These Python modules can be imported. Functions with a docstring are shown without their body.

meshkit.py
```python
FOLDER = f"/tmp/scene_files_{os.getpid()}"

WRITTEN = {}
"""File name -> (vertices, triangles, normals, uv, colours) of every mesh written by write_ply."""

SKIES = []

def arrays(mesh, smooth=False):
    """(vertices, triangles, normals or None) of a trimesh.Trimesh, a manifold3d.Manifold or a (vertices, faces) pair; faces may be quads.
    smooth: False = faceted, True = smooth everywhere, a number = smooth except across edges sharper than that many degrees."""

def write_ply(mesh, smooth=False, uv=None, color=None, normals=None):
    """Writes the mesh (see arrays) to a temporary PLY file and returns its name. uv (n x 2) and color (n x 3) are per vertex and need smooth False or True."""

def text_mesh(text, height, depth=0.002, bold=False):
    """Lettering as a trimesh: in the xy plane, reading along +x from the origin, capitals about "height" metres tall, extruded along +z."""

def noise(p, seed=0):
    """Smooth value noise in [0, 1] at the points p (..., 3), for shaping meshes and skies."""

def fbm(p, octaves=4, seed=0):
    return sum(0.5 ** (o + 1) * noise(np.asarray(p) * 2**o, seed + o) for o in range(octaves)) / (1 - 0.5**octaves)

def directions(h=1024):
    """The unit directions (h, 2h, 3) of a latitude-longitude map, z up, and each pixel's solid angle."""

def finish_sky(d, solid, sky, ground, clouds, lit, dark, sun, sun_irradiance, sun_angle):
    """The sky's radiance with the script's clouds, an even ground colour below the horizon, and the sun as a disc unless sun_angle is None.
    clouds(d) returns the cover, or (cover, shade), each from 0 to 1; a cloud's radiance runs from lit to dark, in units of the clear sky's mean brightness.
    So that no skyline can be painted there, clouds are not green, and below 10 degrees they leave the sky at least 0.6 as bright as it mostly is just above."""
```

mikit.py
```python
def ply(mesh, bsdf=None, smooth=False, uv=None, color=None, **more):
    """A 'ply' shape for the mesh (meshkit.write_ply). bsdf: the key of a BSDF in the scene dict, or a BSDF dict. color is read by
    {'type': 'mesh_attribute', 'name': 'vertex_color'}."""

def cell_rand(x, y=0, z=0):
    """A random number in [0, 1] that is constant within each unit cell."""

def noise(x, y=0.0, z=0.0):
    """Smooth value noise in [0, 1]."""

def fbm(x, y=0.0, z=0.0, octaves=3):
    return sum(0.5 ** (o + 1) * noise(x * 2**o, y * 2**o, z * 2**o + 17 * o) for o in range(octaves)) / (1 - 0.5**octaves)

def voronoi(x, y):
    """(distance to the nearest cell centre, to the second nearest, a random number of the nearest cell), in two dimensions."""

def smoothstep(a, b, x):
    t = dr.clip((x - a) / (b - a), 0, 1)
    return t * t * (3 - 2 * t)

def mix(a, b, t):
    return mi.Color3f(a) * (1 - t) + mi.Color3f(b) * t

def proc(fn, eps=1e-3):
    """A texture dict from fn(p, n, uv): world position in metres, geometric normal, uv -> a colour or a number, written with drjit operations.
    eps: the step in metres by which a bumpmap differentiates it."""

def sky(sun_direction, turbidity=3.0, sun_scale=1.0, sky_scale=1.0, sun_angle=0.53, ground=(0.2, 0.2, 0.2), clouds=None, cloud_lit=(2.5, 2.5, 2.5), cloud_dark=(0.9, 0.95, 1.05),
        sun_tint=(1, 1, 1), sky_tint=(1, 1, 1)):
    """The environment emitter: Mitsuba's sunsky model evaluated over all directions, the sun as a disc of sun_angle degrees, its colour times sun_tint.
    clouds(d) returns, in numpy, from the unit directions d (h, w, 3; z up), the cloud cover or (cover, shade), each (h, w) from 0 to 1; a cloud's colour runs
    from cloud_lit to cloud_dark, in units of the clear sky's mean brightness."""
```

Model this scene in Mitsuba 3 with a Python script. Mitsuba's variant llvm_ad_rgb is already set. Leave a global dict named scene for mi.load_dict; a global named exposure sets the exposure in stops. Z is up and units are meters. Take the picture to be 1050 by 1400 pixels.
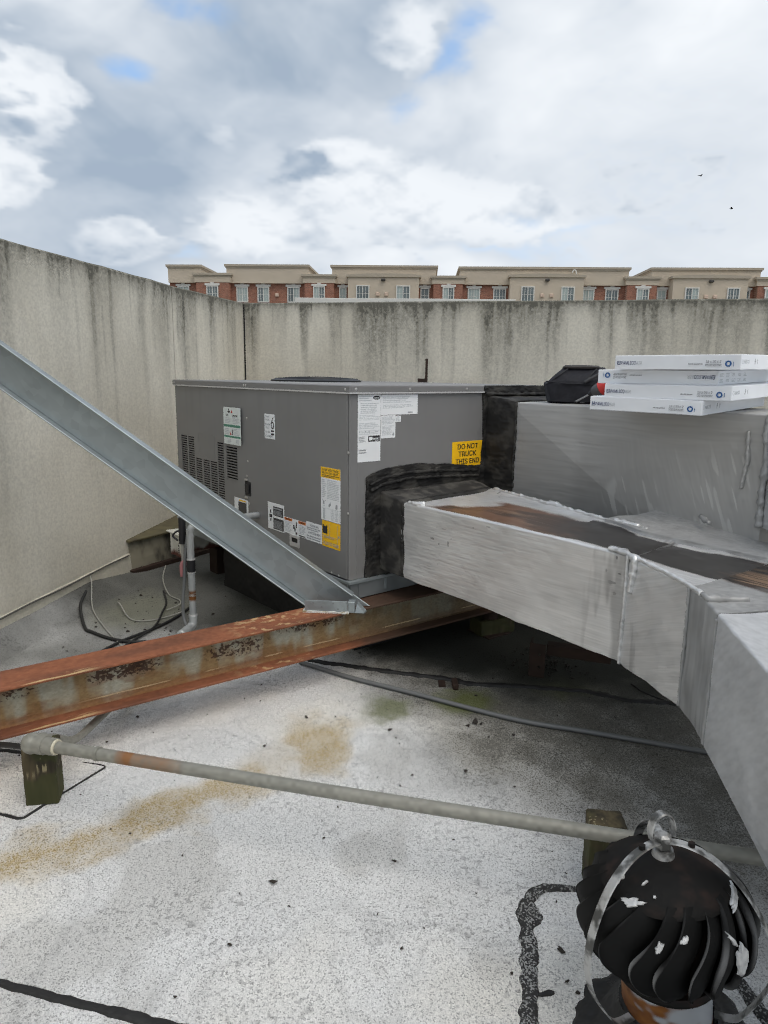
import math, random
import numpy as np
import trimesh
import drjit as dr
import mitsuba as mi
import mikit, meshkit
from mikit import noise, fbm, voronoi, cell_rand, smoothstep, mix
from shapely.geometry import Polygon, box as sbox
from shapely.ops import unary_union

T = mi.ScalarTransform4f
rng = np.random.default_rng(7)
random.seed(7)
scene, labels = {}, {}

# ------------------------------------------------------------------ camera, sky, exposure
PITCH, ROLL, EYE = math.radians(11.15), math.radians(0.78), np.array([0, 0, 1.6])
FWD = np.array([0, math.cos(PITCH), -math.sin(PITCH)])
UP0 = np.array([0, math.sin(PITCH), math.cos(PITCH)])
RIGHT0 = np.array([1.0, 0, 0])
UP = -RIGHT0 * math.sin(ROLL) + UP0 * math.cos(ROLL)
scene['camera'] = {'type': 'perspective', 'fov': math.degrees(2 * math.atan(525 / 950)), 'fov_axis': 'x',
                   'near_clip': 0.05, 'far_clip': 2000.0,
                   'to_world': T().look_at(origin=EYE.tolist(), target=(EYE + FWD).tolist(), up=UP.tolist())}


def clouds(d):
    x, y, z = d[..., 0], d[..., 1], d[..., 2]
    az, el = np.degrees(np.arctan2(x, y)), np.degrees(np.arcsin(np.clip(z, -1, 1)))
    q = np.stack([x * 5.0, y * 5.0, z * 8.0], -1)
    w = np.stack([meshkit.fbm(q * 0.9, 4, s) for s in (11, 12, 13)], -1) - 0.5
    n1 = (meshkit.fbm(q * 0.5 + w * 0.8, 4, 3) - 0.5) * 2
    n2 = (meshkit.fbm(q * 1.2 + w * 1.2, 7, 5) - 0.5) * 2
    n3 = (meshkit.fbm(q * 4.2 + w * 1.8, 7, 8) - 0.5) * 2
    n4 = (meshkit.fbm(q * 11.0 + w * 3.0, 5, 9) - 0.5) * 2
    sm = lambda a, b, t: np.clip((t - a) / (b - a), 0, 1) ** 2 * (3 - 2 * np.clip((t - a) / (b - a), 0, 1))

    def blob(a, e, ra, re, rot=0.0):
        c, s = math.cos(math.radians(rot)), math.sin(math.radians(rot))
        da, de = az - a, el - e
        u, v = (da * c + de * s) / ra, (-da * s + de * c) / re
        return np.exp(-(u * u + v * v))

    view = np.clip((52 - np.abs(az)) / 14, 0, 1) * np.clip((44 - el) / 12, 0, 1)
    # the grey deck: 0 bright, 1 dark
    veil = np.clip(1.2 * blob(21, 17, 13, 11) + 0.6 * blob(22, 9, 12, 5) + 0.6 * blob(11, 22, 5, 5), 0, 1)
    grey = 0.50 + 0.16 * view + 0.9 * n1 + 0.55 * n2 + 0.20 * n3
    grey = grey + 0.26 * blob(-7, 20.5, 7, 4) + 0.26 * blob(-18.5, 14.2, 5, 3.6) + 0.12 * blob(0, 22, 5, 3) - 0.18 * blob(-24, 24, 6, 3)
    grey = grey * (1 - veil) + veil * (0.20 + 0.45 * n1 + 0.30 * n2 + 0.10 * n3)
    # heaps of cumulus with ragged bright edges
    heads = (1.0 * blob(-25.8, 18.2, 5.0, 3.0, -18) + 0.9 * blob(-27.5, 12.8, 3.0, 2.6) + 0.9 * blob(-19.8, 9.4, 2.8, 1.5) + 1.0 * blob(-11.0, 10.6, 3.6, 2.5) + 0.95 * blob(-4.5, 15.6, 4.2, 1.9, -8)
             + 1.0 * blob(2.0, 13.4, 5.8, 2.5, -16) + 0.8 * blob(9.5, 12.0, 4.2, 2.0, -10) + 0.62 * blob(-12.2, 17.6, 2.0, 3.2, -16) + 0.72 * blob(1.6, 23.2, 2.4, 3.4, -40) + 0.55 * blob(-4, 11, 6, 3))
    m = sm(0.32, 0.62, heads + 0.75 * n2 + 0.55 * n3 + 0.22 * n4)
    inner = 0.10 + 0.55 * np.clip(n3 * 1.3 + 0.5 * n4 + 0.1, 0, 1) + 0.35 * np.clip(0.9 - heads, 0, 1) * (1 - veil)
    shade = grey * (1 - m) + inner * m
    shade = shade + 0.9 * sm(0.25, 0.95, blob(-6.4, 15.3, 2.3, 1.1) + 0.5 * n3 + 0.25 * n4) * 0.6
    shade = shade + 0.35 * sm(0.4, 0.8, blob(-27.0, 15.8, 2.2, 0.9) + 0.5 * n3)
    low = np.clip(1 - el / 9.0, 0, 1)
    shade = shade * (1 - 0.45 * low) + 0.12 * low
    # a few pale gaps
    gap = 0.95 * blob(-18.9, 20.1, 2.6, 1.2, 10) + 0.75 * blob(-15.6, 24.0, 3.4, 1.5) + 0.75 * blob(4.8, 22.8, 3.4, 1.6, 42) + 0.5 * blob(1.0, 19.0, 4.5, 1.5, 12) + 0.5 * blob(8, 9.8, 7, 1.5) + 0.45 * blob(-15, 9.0, 3, 1.4) + 0.40 * blob(12, 11.2, 4, 1.0) + 0.35 * blob(-9, 13.4, 4, 2)
    g = sm(0.25, 1.15, gap + 0.8 * n2 + 0.55 * n3 + 0.2 * n4 - 0.5 * m)
    away = np.clip(n2 * 1.2 - 0.1, 0, 0.5) * (1 - view)
    return np.clip(1.0 - 0.85 * g - away, 0, 1), np.clip(shade, 0, 1)


SUN = np.array([0.35, -0.50, 1.0])
scene['sky'] = mikit.sky(SUN, turbidity=3.0, sun_scale=0.36, sun_angle=44, sky_scale=1.0, ground=(0.3, 0.3, 0.29), clouds=clouds,
                         cloud_lit=(1.66, 1.72, 1.78), cloud_dark=(0.66, 0.815, 1.01), sky_tint=(1.85, 1.9, 1.85), sun_tint=(0.89, 0.98, 1.14))
exposure = 1.58


# ------------------------------------------------------------------ helpers
def T4(cols, origin=(0, 0, 0)):
    m = np.eye(4)
    m[:3, :3] = np.array(cols, float).T
    m[:3, 3] = origin
    return m


YAW = math.radians(50.05)
LDIR = np.array([-math.cos(YAW), math.sin(YAW), 0])      # along the unit's long side, away
RDIR = np.array([math.sin(YAW), math.cos(YAW), 0])       # along the unit's short side, away to the right
C0 = np.array([-0.184, 3.644, 0.496])                    # near bottom corner of the unit
Q = T4([-LDIR, RDIR, [0, 0, 1]], C0)                     # local (v, u, z): v out of the short side, u along it
LEFTFACE = Q @ T4([[1, 0, 0], [0, 0, 1], [0, -1, 0]])                 # x = v, y = z, normal out of the long side
RIGHTFACE = Q @ T4([[0, 1, 0], [0, 0, 1], [1, 0, 0]])                 # x = u, y = z, normal out of the short side


def X(mesh, m):
    mesh = mesh.copy()
    mesh.apply_transform(m)
    return mesh


def TR(x, y, z):
    return trimesh.transformations.translation_matrix([x, y, z])


def cat(ms):
    return trimesh.util.concatenate(ms)


def cbox(lo, hi, ch=0.003):
    """A box with chamfered edges."""
    lo, hi = np.minimum(lo, hi).astype(float), np.maximum(lo, hi).astype(float)
    ch = min(ch, 0.45 * float((hi - lo).min()))
    pts = []
    for a in (0, 1):
        for b in (0, 1):
            for c in (0, 1):
                corner = np.where([a, b, c], hi, lo)
                inward = np.where([a, b, c], -1.0, 1.0) * ch
                for k in range(3):
                    o = corner + inward
                    o[k] = corner[k]
                    pts.append(o)
    return trimesh.convex.convex_hull(np.array(pts))


def bx(lo, hi):
    lo, hi = np.minimum(lo, hi).astype(float), np.maximum(lo, hi).astype(float)
    m = trimesh.creation.box(hi - lo)
    m.apply_translation((lo + hi) / 2)
    return m


def smooth_path(pts, n=8):
    """Catmull-Rom through the points."""
    p = np.asarray(pts, float)
    if len(p) < 3:
        return np.linspace(p[0], p[1], n + 1)
    e = np.vstack([2 * p[0] - p[1], p, 2 * p[-1] - p[-2]])
    out = []
    for i in range(1, len(e) - 2):
        a, b, c, d = e[i - 1:i + 3]
        for t in np.arange(n) / n:
            out.append(0.5 * ((2 * b) + (-a + c) * t + (2 * a - 5 * b + 4 * c - d) * t * t + (-a + 3 * b - 3 * c + d) * t ** 3))
    out.append(p[-1])
    return np.array(out)


def tube(pts, r, sides=12, cap=True):
    p = np.asarray(pts, float)
    t = np.gradient(p, axis=0)
    t /= np.linalg.norm(t, axis=1, keepdims=True) + 1e-12
    a = np.zeros_like(p)
    ref = np.array([0, 0, 1.0]) if abs(t[0, 2]) < 0.9 else np.array([1.0, 0, 0])
    a[0] = np.cross(t[0], ref)
    a[0] /= np.linalg.norm(a[0])
    for i in range(1, len(p)):
        v = a[i - 1] - t[i] * (a[i - 1] @ t[i])
        a[i] = v / np.linalg.norm(v)
    b = np.cross(t, a)
    ang = np.arange(sides) * 2 * np.pi / sides
    rr = np.broadcast_to(r, (len(p),))[:, None, None]
    v = p[:, None] + rr * (np.cos(ang)[None, :, None] * a[:, None] + np.sin(ang)[None, :, None] * b[:, None])
    v = v.reshape(-1, 3)
    f = []
    for i in range(len(p) - 1):
        for j in range(sides):
            k = (j + 1) % sides
            f += [[i * sides + j, i * sides + k, (i + 1) * sides + k], [i * sides + j, (i + 1) * sides + k, (i + 1) * sides + j]]
    if cap:
        n = len(v)
        v = np.vstack([v, p[0], p[-1]])
        for j in range(sides):
            k = (j + 1) % sides
            f += [[n, k, j], [n + 1, (len(p) - 1) * sides + j, (len(p) - 1) * sides + k]]
    m = trimesh.Trimesh(v, np.array(f), process=False)
    m.fix_normals()
    return m


def cyl(p0, p1, r, sides=20):
    return tube([p0, p1], r, sides)


def grid_mesh(v, closed_u=False):
    """v: (a, b, 3) grid of points -> mesh; closed_u wraps the second axis."""
    a, b = v.shape[:2]
    f = []
    nb = b if closed_u else b - 1
    for i in range(a - 1):
        for j in range(nb):
            k = (j + 1) % b
            f += [[i * b + j, i * b + k, (i + 1) * b + k], [i * b + j, (i + 1) * b + k, (i + 1) * b + j]]
    return trimesh.Trimesh(v.reshape(-1, 3), np.array(f), process=False)


def displaced(mesh, amp, freq, seed=0, edge=None):
    """Subdivide to the given edge length and push along normals by noise."""
    if edge:
        v, f = trimesh.remesh.subdivide_to_size(mesh.vertices, mesh.faces, edge, max_iter=12)
        mesh = trimesh.Trimesh(v, f)
        mesh.merge_vertices()
    n = meshkit.fbm(mesh.vertices * freq, 4, seed) - 0.5
    mesh = trimesh.Trimesh(mesh.vertices + mesh.vertex_normals * (n * 2 * amp)[:, None], mesh.faces, process=False)
    return mesh


def resample(pts, step):
    p = np.asarray(pts, float)
    s = np.r_[0, np.cumsum(np.linalg.norm(np.diff(p, axis=0), axis=1))]
    n = max(2, int(s[-1] / step) + 1)
    t = np.linspace(0, s[-1], n)
    return np.stack([np.interp(t, s, p[:, k]) for k in range(p.shape[1])], 1)


def ribbon(pts, width, h=0.005, z=0.0, jit=0.35, seed=0, step=0.012, wob=0.004, freq=30):
    """An uneven, slightly domed strip lying on the plane z. pts (x, y) or (x, y, width)."""
    p = np.asarray(pts, float)
    if p.shape[1] == 2:
        p = np.c_[p, np.full(len(p), width)]
    p = resample(p, step)
    xy, w = p[:, :2], p[:, 2].copy()
    t = np.gradient(xy, axis=0)
    t /= np.linalg.norm(t, axis=1, keepdims=True) + 1e-9
    nrm = np.stack([-t[:, 1], t[:, 0]], 1)
    i3 = np.c_[xy * freq, np.zeros(len(xy))]
    wl = w / 2 * (1 + jit * 2 * (meshkit.fbm(i3, 3, seed) - 0.5))
    wr = w / 2 * (1 + jit * 2 * (meshkit.fbm(i3 + 40, 3, seed + 1) - 0.5))
    xy = xy + nrm * ((meshkit.fbm(i3 * 0.5 + 7, 2, seed + 2) - 0.5) * 2 * wob)[:, None]
    m = np.minimum(np.arange(len(xy)), np.arange(len(xy))[::-1])
    taper = np.clip((m + 0.6) / 2.5, 0, 1) ** 0.5
    wl, wr = wl * taper, wr * taper
    rows = []
    for s, hh in ((-1, -0.004), (-0.8, 0.75), (-0.3, 1.0), (0.3, 1.0), (0.8, 0.75), (1, -0.004)):
        off = np.where(s < 0, wl, wr) * s
        zz = z + (hh * h * (0.8 + 0.4 * meshkit.fbm(i3 * 1.3 + s * 5, 2, seed + 3)) if hh > 0 else hh + 0 * off)
        rows.append(np.c_[xy + nrm * off[:, None], zz])
    v = np.stack(rows, 1)
    g = grid_mesh(v)
    if g.face_normals[:, 2].mean() < 0:
        g.invert()
    return g


counts = {}


def add(key, mesh, mat, smooth=False, **more):
    """One entry; a key that is taken gets _001, _002 ..."""
    k = key
    if key in counts:
        k = f"{key}_{counts[key]:03d}"
        counts[key] += 1
    else:
        counts[key] = 1
    if isinstance(mesh, dict):
        scene[k] = {**mesh, **more}
    else:
        scene[k] = mikit.ply(mesh, mat, smooth, **more)
    return k


things = {}


def thing(name, label, cat_, group=None):
    k = name if name not in things else f"{name}_{things[name]:03d}"
    things[name] = things.get(name, 0) + 1
    labels[k] = {'label': label, 'category': cat_}
    if group:
        labels[k]['group'] = group
    return k


def struct(key, mesh, mat, smooth=False):
    add(key, mesh, mat, smooth)
    labels[key] = {'kind': 'structure'}
    return key


# ------------------------------------------------------------------ materials
def mat(key, base, rough=0.6, metallic=0.0, spec=0.4, bump=None, bscale=0.001, eps=1e-3, two=True, **more):
    def col(c):
        return mikit.proc(c) if callable(c) else ({'type': 'rgb', 'value': list(c)} if isinstance(c, (tuple, list)) else c)
    d = {'type': 'principled', 'base_color': col(base), 'roughness': mikit.proc(rough) if callable(rough) else rough, 'metallic': mikit.proc(metallic) if callable(metallic) else metallic, 'specular': spec, **more}
    if bump:
        d = {'type': 'bumpmap', 'texture': mikit.proc(bump, eps), 'scale': bscale, 'bsdf': d}
    scene[key] = {'type': 'twosided', 'bsdf': d} if two else d
    return key


def seg_dist(px, py, ax, ay, bx_, by_):
    dx, dy = bx_ - ax, by_ - ay
    t = dr.clip(((px - ax) * dx + (py - ay) * dy) / (dx * dx + dy * dy), 0, 1)
    return dr.sqrt(dr.square(px - ax - t * dx) + dr.square(py - ay - t * dy))


def gran(p):
    """Mineral granules: (brightness 0..1 per granule)."""
    _, _, r = voronoi(p.x * 250, p.y * 250)
    return r


def roof_color(p, n, uv):
    r = gran(p)
    f = noise(p.x * 520, p.y * 520)
    big = fbm(p.x * 1.3 + 4, p.y * 1.3, octaves=4)
    mid = fbm(p.x * 7, p.y * 7 + 3, octaves=3)
    dark = smoothstep(0.68 - 0.10 * (mid - 0.5), 0.92, r)            # dark granules
    val = 0.69 + 0.28 * (f - 0.5) + 0.14 * (r - 0.5) - 0.34 * dark
    val = val * (0.88 + 0.22 * big) * (0.94 + 0.12 * mid)
    c = mix((1.0, 1.0, 0.985), (1.0, 0.97, 0.90), smoothstep(0.45, 0.7, big)) * val
    w1 = fbm(p.x * 4, p.y * 4 + 9, octaves=4)
    w2 = fbm(p.x * 11 + 3, p.y * 11, octaves=3)
    ring = smoothstep(0.020, 0.002, dr.abs(big - 0.47)) + 0.8 * smoothstep(0.012, 0.001, dr.abs(big - 0.53))
    c = c * (1 - 0.13 * ring * (0.4 + mid))
    scuff = smoothstep(0.60, 0.72, fbm(p.x * 3.3 + 8, p.y * 2.4 + 1, octaves=4))
    c = mix(c, c * mi.Color3f(0.72, 0.71, 0.69), scuff * 0.6)
    # brown rust run below the beam, and a fainter ring beside it
    d1 = seg_dist(p.x, p.y, -1.6, 1.72, -0.62, 2.48) + (w1 - 0.5) * 0.34 + (w2 - 0.5) * 0.10
    s1 = smoothstep(0.17, 0.03, d1) * (0.45 + 0.5 * w2)
    d2 = dr.sqrt(dr.square((p.x + 0.25) * 0.9) + dr.square((p.y - 2.90) * 0.62)) + (w1 - 0.5) * 0.30 + (w2 - 0.5) * 0.10
    s2 = smoothstep(0.20, 0.04, d2) * (0.5 + 0.5 * w2)
    d3 = seg_dist(p.x, p.y, -0.62, 2.48, -0.30, 2.80) + (w1 - 0.5) * 0.2
    s3 = smoothstep(0.18, 0.02, d3) * 0.28
    stn = dr.maximum(dr.maximum(s1, s2), s3) * (0.50 + 0.95 * r) * (0.75 + 0.5 * mid)
    c = mix(c, mi.Color3f(0.32, 0.225, 0.075) * (0.50 + 0.95 * val), dr.clip(stn, 0, 0.88))
    # grime and algae, deepened to paint in shade under the ducts
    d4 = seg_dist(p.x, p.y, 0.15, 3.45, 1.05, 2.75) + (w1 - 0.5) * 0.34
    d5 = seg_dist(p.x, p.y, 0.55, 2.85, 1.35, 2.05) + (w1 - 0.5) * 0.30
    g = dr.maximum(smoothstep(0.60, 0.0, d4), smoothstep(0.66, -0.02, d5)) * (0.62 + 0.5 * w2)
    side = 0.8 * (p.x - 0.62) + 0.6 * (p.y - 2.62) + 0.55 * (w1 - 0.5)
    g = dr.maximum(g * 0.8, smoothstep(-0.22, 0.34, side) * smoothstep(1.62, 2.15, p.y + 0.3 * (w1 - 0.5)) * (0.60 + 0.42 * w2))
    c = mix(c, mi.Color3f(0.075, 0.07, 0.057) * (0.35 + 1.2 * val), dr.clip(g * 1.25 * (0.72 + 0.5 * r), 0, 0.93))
    # moss
    d6 = dr.minimum(dr.sqrt(dr.square(p.x - 0.42) + dr.square((p.y - 3.22) * 1.2)), dr.sqrt(dr.square(p.x - 0.02) + dr.square(p.y - 3.16)) + 0.03) + (w2 - 0.5) * 0.2
    c = mix(c, mi.Color3f(0.075, 0.088, 0.018) * (0.5 + val), smoothstep(0.22, 0.06, d6) * 0.75)
    d8 = dr.sqrt(dr.square(p.x - 0.95) + dr.square((p.y - 3.42) * 1.4)) + (w2 - 0.5) * 0.25
    c = mix(c, mi.Color3f(0.085, 0.095, 0.025) * (0.5 + val), smoothstep(0.26, 0.05, d8) * 0.6)
    # dirt and painted shade under the unit, wall-side dirt, dried edge of a puddle
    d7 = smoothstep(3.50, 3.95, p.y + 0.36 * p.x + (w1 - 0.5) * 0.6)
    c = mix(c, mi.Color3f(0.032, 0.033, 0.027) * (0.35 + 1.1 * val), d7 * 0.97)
    d10 = smoothstep(-0.95, -1.25, p.x + 0.2 * (w1 - 0.5)) * smoothstep(2.9, 3.3, p.y + 0.3 * (w2 - 0.5))
    c = mix(c, mi.Color3f(0.13, 0.13, 0.12) * (0.35 + 1.1 * val), d10 * (0.45 + 0.6 * w1))
    d9 = dr.sqrt(dr.square(p.x + 1.66) + dr.square((p.y - 4.52) * 0.8)) + (w1 - 0.5) * 0.3
    c = mix(c, mi.Color3f(0.20, 0.20, 0.155) * (0.5 + 0.7 * val), smoothstep(0.40, 0.16, d9) * 0.75)
    # scattered specks of soot
    sp = smoothstep(0.70, 0.86, noise(p.x * 90, p.y * 90)) * smoothstep(0.55, 0.68, noise(p.x * 5 + 2, p.y * 5))
    c = c * (1 - 0.30 * sp)
    return c


def roof_bump(p, n, uv):
    return gran(p) * 0.6 + noise(p.x * 420, p.y * 420) * 0.5 + 3.0 * fbm(p.x * 6, p.y * 6, octaves=2)


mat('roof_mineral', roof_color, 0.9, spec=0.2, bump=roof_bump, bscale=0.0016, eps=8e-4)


def stucco(p, top, wet, z0, zlen):
    a = dr.select(dr.abs(p.x + 1.9) < dr.abs(p.y - 7.3) * 0.55, p.y, p.x)
    return a


WALL_TOP = 2.345


def wall_color_fn(axis, heavy):
    def fn(p, n, uv):
        a = p.y if axis == 'y' else p.x
        d = WALL_TOP - p.z
        w = fbm(a * 2.1 + 3, p.z * 1.5, octaves=4)
        grain = fbm(a * 90, p.z * 90, octaves=3)
        s1 = noise(a * 2.6 + 0.5 * noise(p.z * 1.1, a), p.z * 0.25)
        s2 = noise(a * 8.5 + 0.6 * noise(p.z * 2.0, a * 2), p.z * 0.5 + 8)
        s3 = noise(a * 27 + 0.7 * noise(p.z * 4.0, a * 4), p.z * 1.1 + 21)
        s4 = noise(a * 75 + 0.6 * noise(p.z * 9.0, a * 8), p.z * 3 + 2)
        dot = 0.6 * noise(a * 62, p.z * 50) + 0.4 * noise(a * 150, p.z * 120)
        soft = 0.34 * s1 + 0.30 * s2 + 0.22 * s3 + 0.14 * s4
        mott = fbm(a * 15 + 7, p.z * 7, octaves=4)
        ln = heavy * (0.16 + 1.25 * smoothstep(0.22, 0.85, 0.45 * s1 + 0.55 * s2))
        run = dr.exp(-d / ln) * (0.40 + 0.70 * soft)
        trail = dr.exp(-d / (1.6 * heavy)) * smoothstep(0.46, 0.82, 0.55 * s3 + 0.30 * s2 + 0.15 * s4) * 0.40
        lip = dr.exp(-d / (0.05 * heavy + 0.05 * soft)) * 0.55
        fld = dr.clip(run * 0.95 + trail + lip, 0, 1.25) * (0.70 + 0.6 * mott)
        dirt = dr.clip(fld * 0.80 * (0.66 + 0.68 * dot), 0, 0.93)
        base = mix((0.68, 0.645, 0.555), (0.585, 0.55, 0.465), smoothstep(0.3, 0.7, w))
        lite = smoothstep(0.55, 0.80, s2) * smoothstep(0.35, 0.6, s1) * 0.22
        base = mix(base, (0.68, 0.65, 0.57), lite)
        base = base * (0.84 + 0.32 * grain) * (0.88 + 0.24 * soft)
        c = mix(base, (0.092, 0.089, 0.072), dirt)
        # pale lime spots
        f1, _, rr = voronoi(a * 9, p.z * 9)
        c = mix(c, (0.62, 0.60, 0.54), smoothstep(0.16, 0.05, f1) * smoothstep(0.62, 0.9, rr) * 0.30)
        foot = smoothstep(0.30, 0.0, p.z + 0.12 * (w - 0.5)) * 0.35
        return mix(c, (0.30, 0.28, 0.20), foot)
    return fn


def wall_bump(p, n, uv):
    return fbm(p.x * 95, p.y * 95, p.z * 95, octaves=3) + 0.3 * noise(p.x * 30, p.y * 30, p.z * 30)


mat('stucco_left', wall_color_fn('y', 0.72), 0.9, spec=0.2, bump=wall_bump, bscale=0.0040, eps=2e-3)
mat('stucco_back', wall_color_fn('x', 0.50), 0.9, spec=0.2, bump=wall_bump, bscale=0.0040, eps=2e-3)


def unit_paint(p, n, uv):
    w = fbm(p.x * 2, p.y * 2, p.z * 3, octaves=3)
    s = noise(p.x * 40, p.y * 40, p.z * 2.5)
    g = smoothstep(0.55, 0.8, noise(p.x * 22 + 5, p.y * 22, p.z * 1.2)) * smoothstep(0.9, 1.5, p.z)
    lowd = smoothstep(0.75, 0.50, p.z + 0.25 * (w - 0.5))
    c = mi.Color3f(0.188, 0.185, 0.182) * (0.90 + 0.2 * w) * (0.985 + 0.03 * s) * (1 - 0.04 * g)
    return mix(c, (0.22, 0.205, 0.185), lowd * 0.18)


mat('unit_paint', unit_paint, 0.36, spec=0.5, bump=lambda p, n, uv: fbm(p.x * 2.6, p.y * 2.6, p.z * 2.2, octaves=2) + 0.012 * noise(p.x * 160, p.y * 160, p.z * 160), bscale=0.010, eps=4e-3)
mat('unit_lid', (0.18, 0.176, 0.173), 0.38, spec=0.45)
mat('hollow_black', (0.012, 0.012, 0.012), 0.6)
mat('bright_lip', (0.62, 0.61, 0.60), 0.35, metallic=0.4)
mat('screw_metal', (0.55, 0.54, 0.52), 0.3, metallic=0.9)


def galv(p, n, uv):
    f1, f2, r = voronoi(p.x * 26 + p.z * 9, p.y * 26 + p.z * 22)
    w = fbm(p.x * 3, p.y * 3, p.z * 3, octaves=3)
    d = noise(p.x * 14, p.y * 14, p.z * 14)
    return mi.Color3f(0.345, 0.385, 0.395) * (0.86 + 0.12 * r + 0.22 * (w - 0.5)) * (1 - 0.06 * smoothstep(0.6, 0.8, d))


mat('galvanised', galv, 0.42, metallic=0.55)
mat('galvanised_dull', lambda p, n, uv: mi.Color3f(0.24, 0.26, 0.265) * (0.7 + 0.6 * fbm(p.x * 9, p.y * 9, p.z * 9)), 0.5, metallic=0.5)
mat('black_plastic', (0.015, 0.015, 0.017), 0.45)
mat('black_rubber', (0.02, 0.02, 0.02), 0.6)
mat('sticker_white', (0.80, 0.81, 0.81), 0.4)
mat('sticker_pale', (0.68, 0.72, 0.69), 0.4)
mat('ink_black', (0.02, 0.02, 0.022), 0.5)
mat('ink_grey', (0.32, 0.33, 0.34), 0.5)
mat('ink_dim', (0.50, 0.52, 0.53), 0.5)
mat('sticker_yellow', (0.88, 0.50, 0.012), 0.4)
mat('ink_orange', (0.66, 0.17, 0.03), 0.5)
mat('ink_green', (0.09, 0.24, 0.17), 0.5)
mat('ink_red', (0.55, 0.05, 0.04), 0.5)
mat('ink_blue', (0.03, 0.10, 0.27), 0.5)
mat('ink_navy', (0.03, 0.05, 0.13), 0.5)
mat('screen_dark', (0.05, 0.05, 0.052), 0.35)


def rustmix(p, e, z):
    return fbm(e * 5, z * 9, octaves=4)


BA = math.radians(36.28)
BORG = np.array([-1.476, 2.5])


def beam_a(p):
    return (p.x - BORG[0]) * math.cos(BA) + (p.y - BORG[1]) * math.sin(BA)


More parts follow.
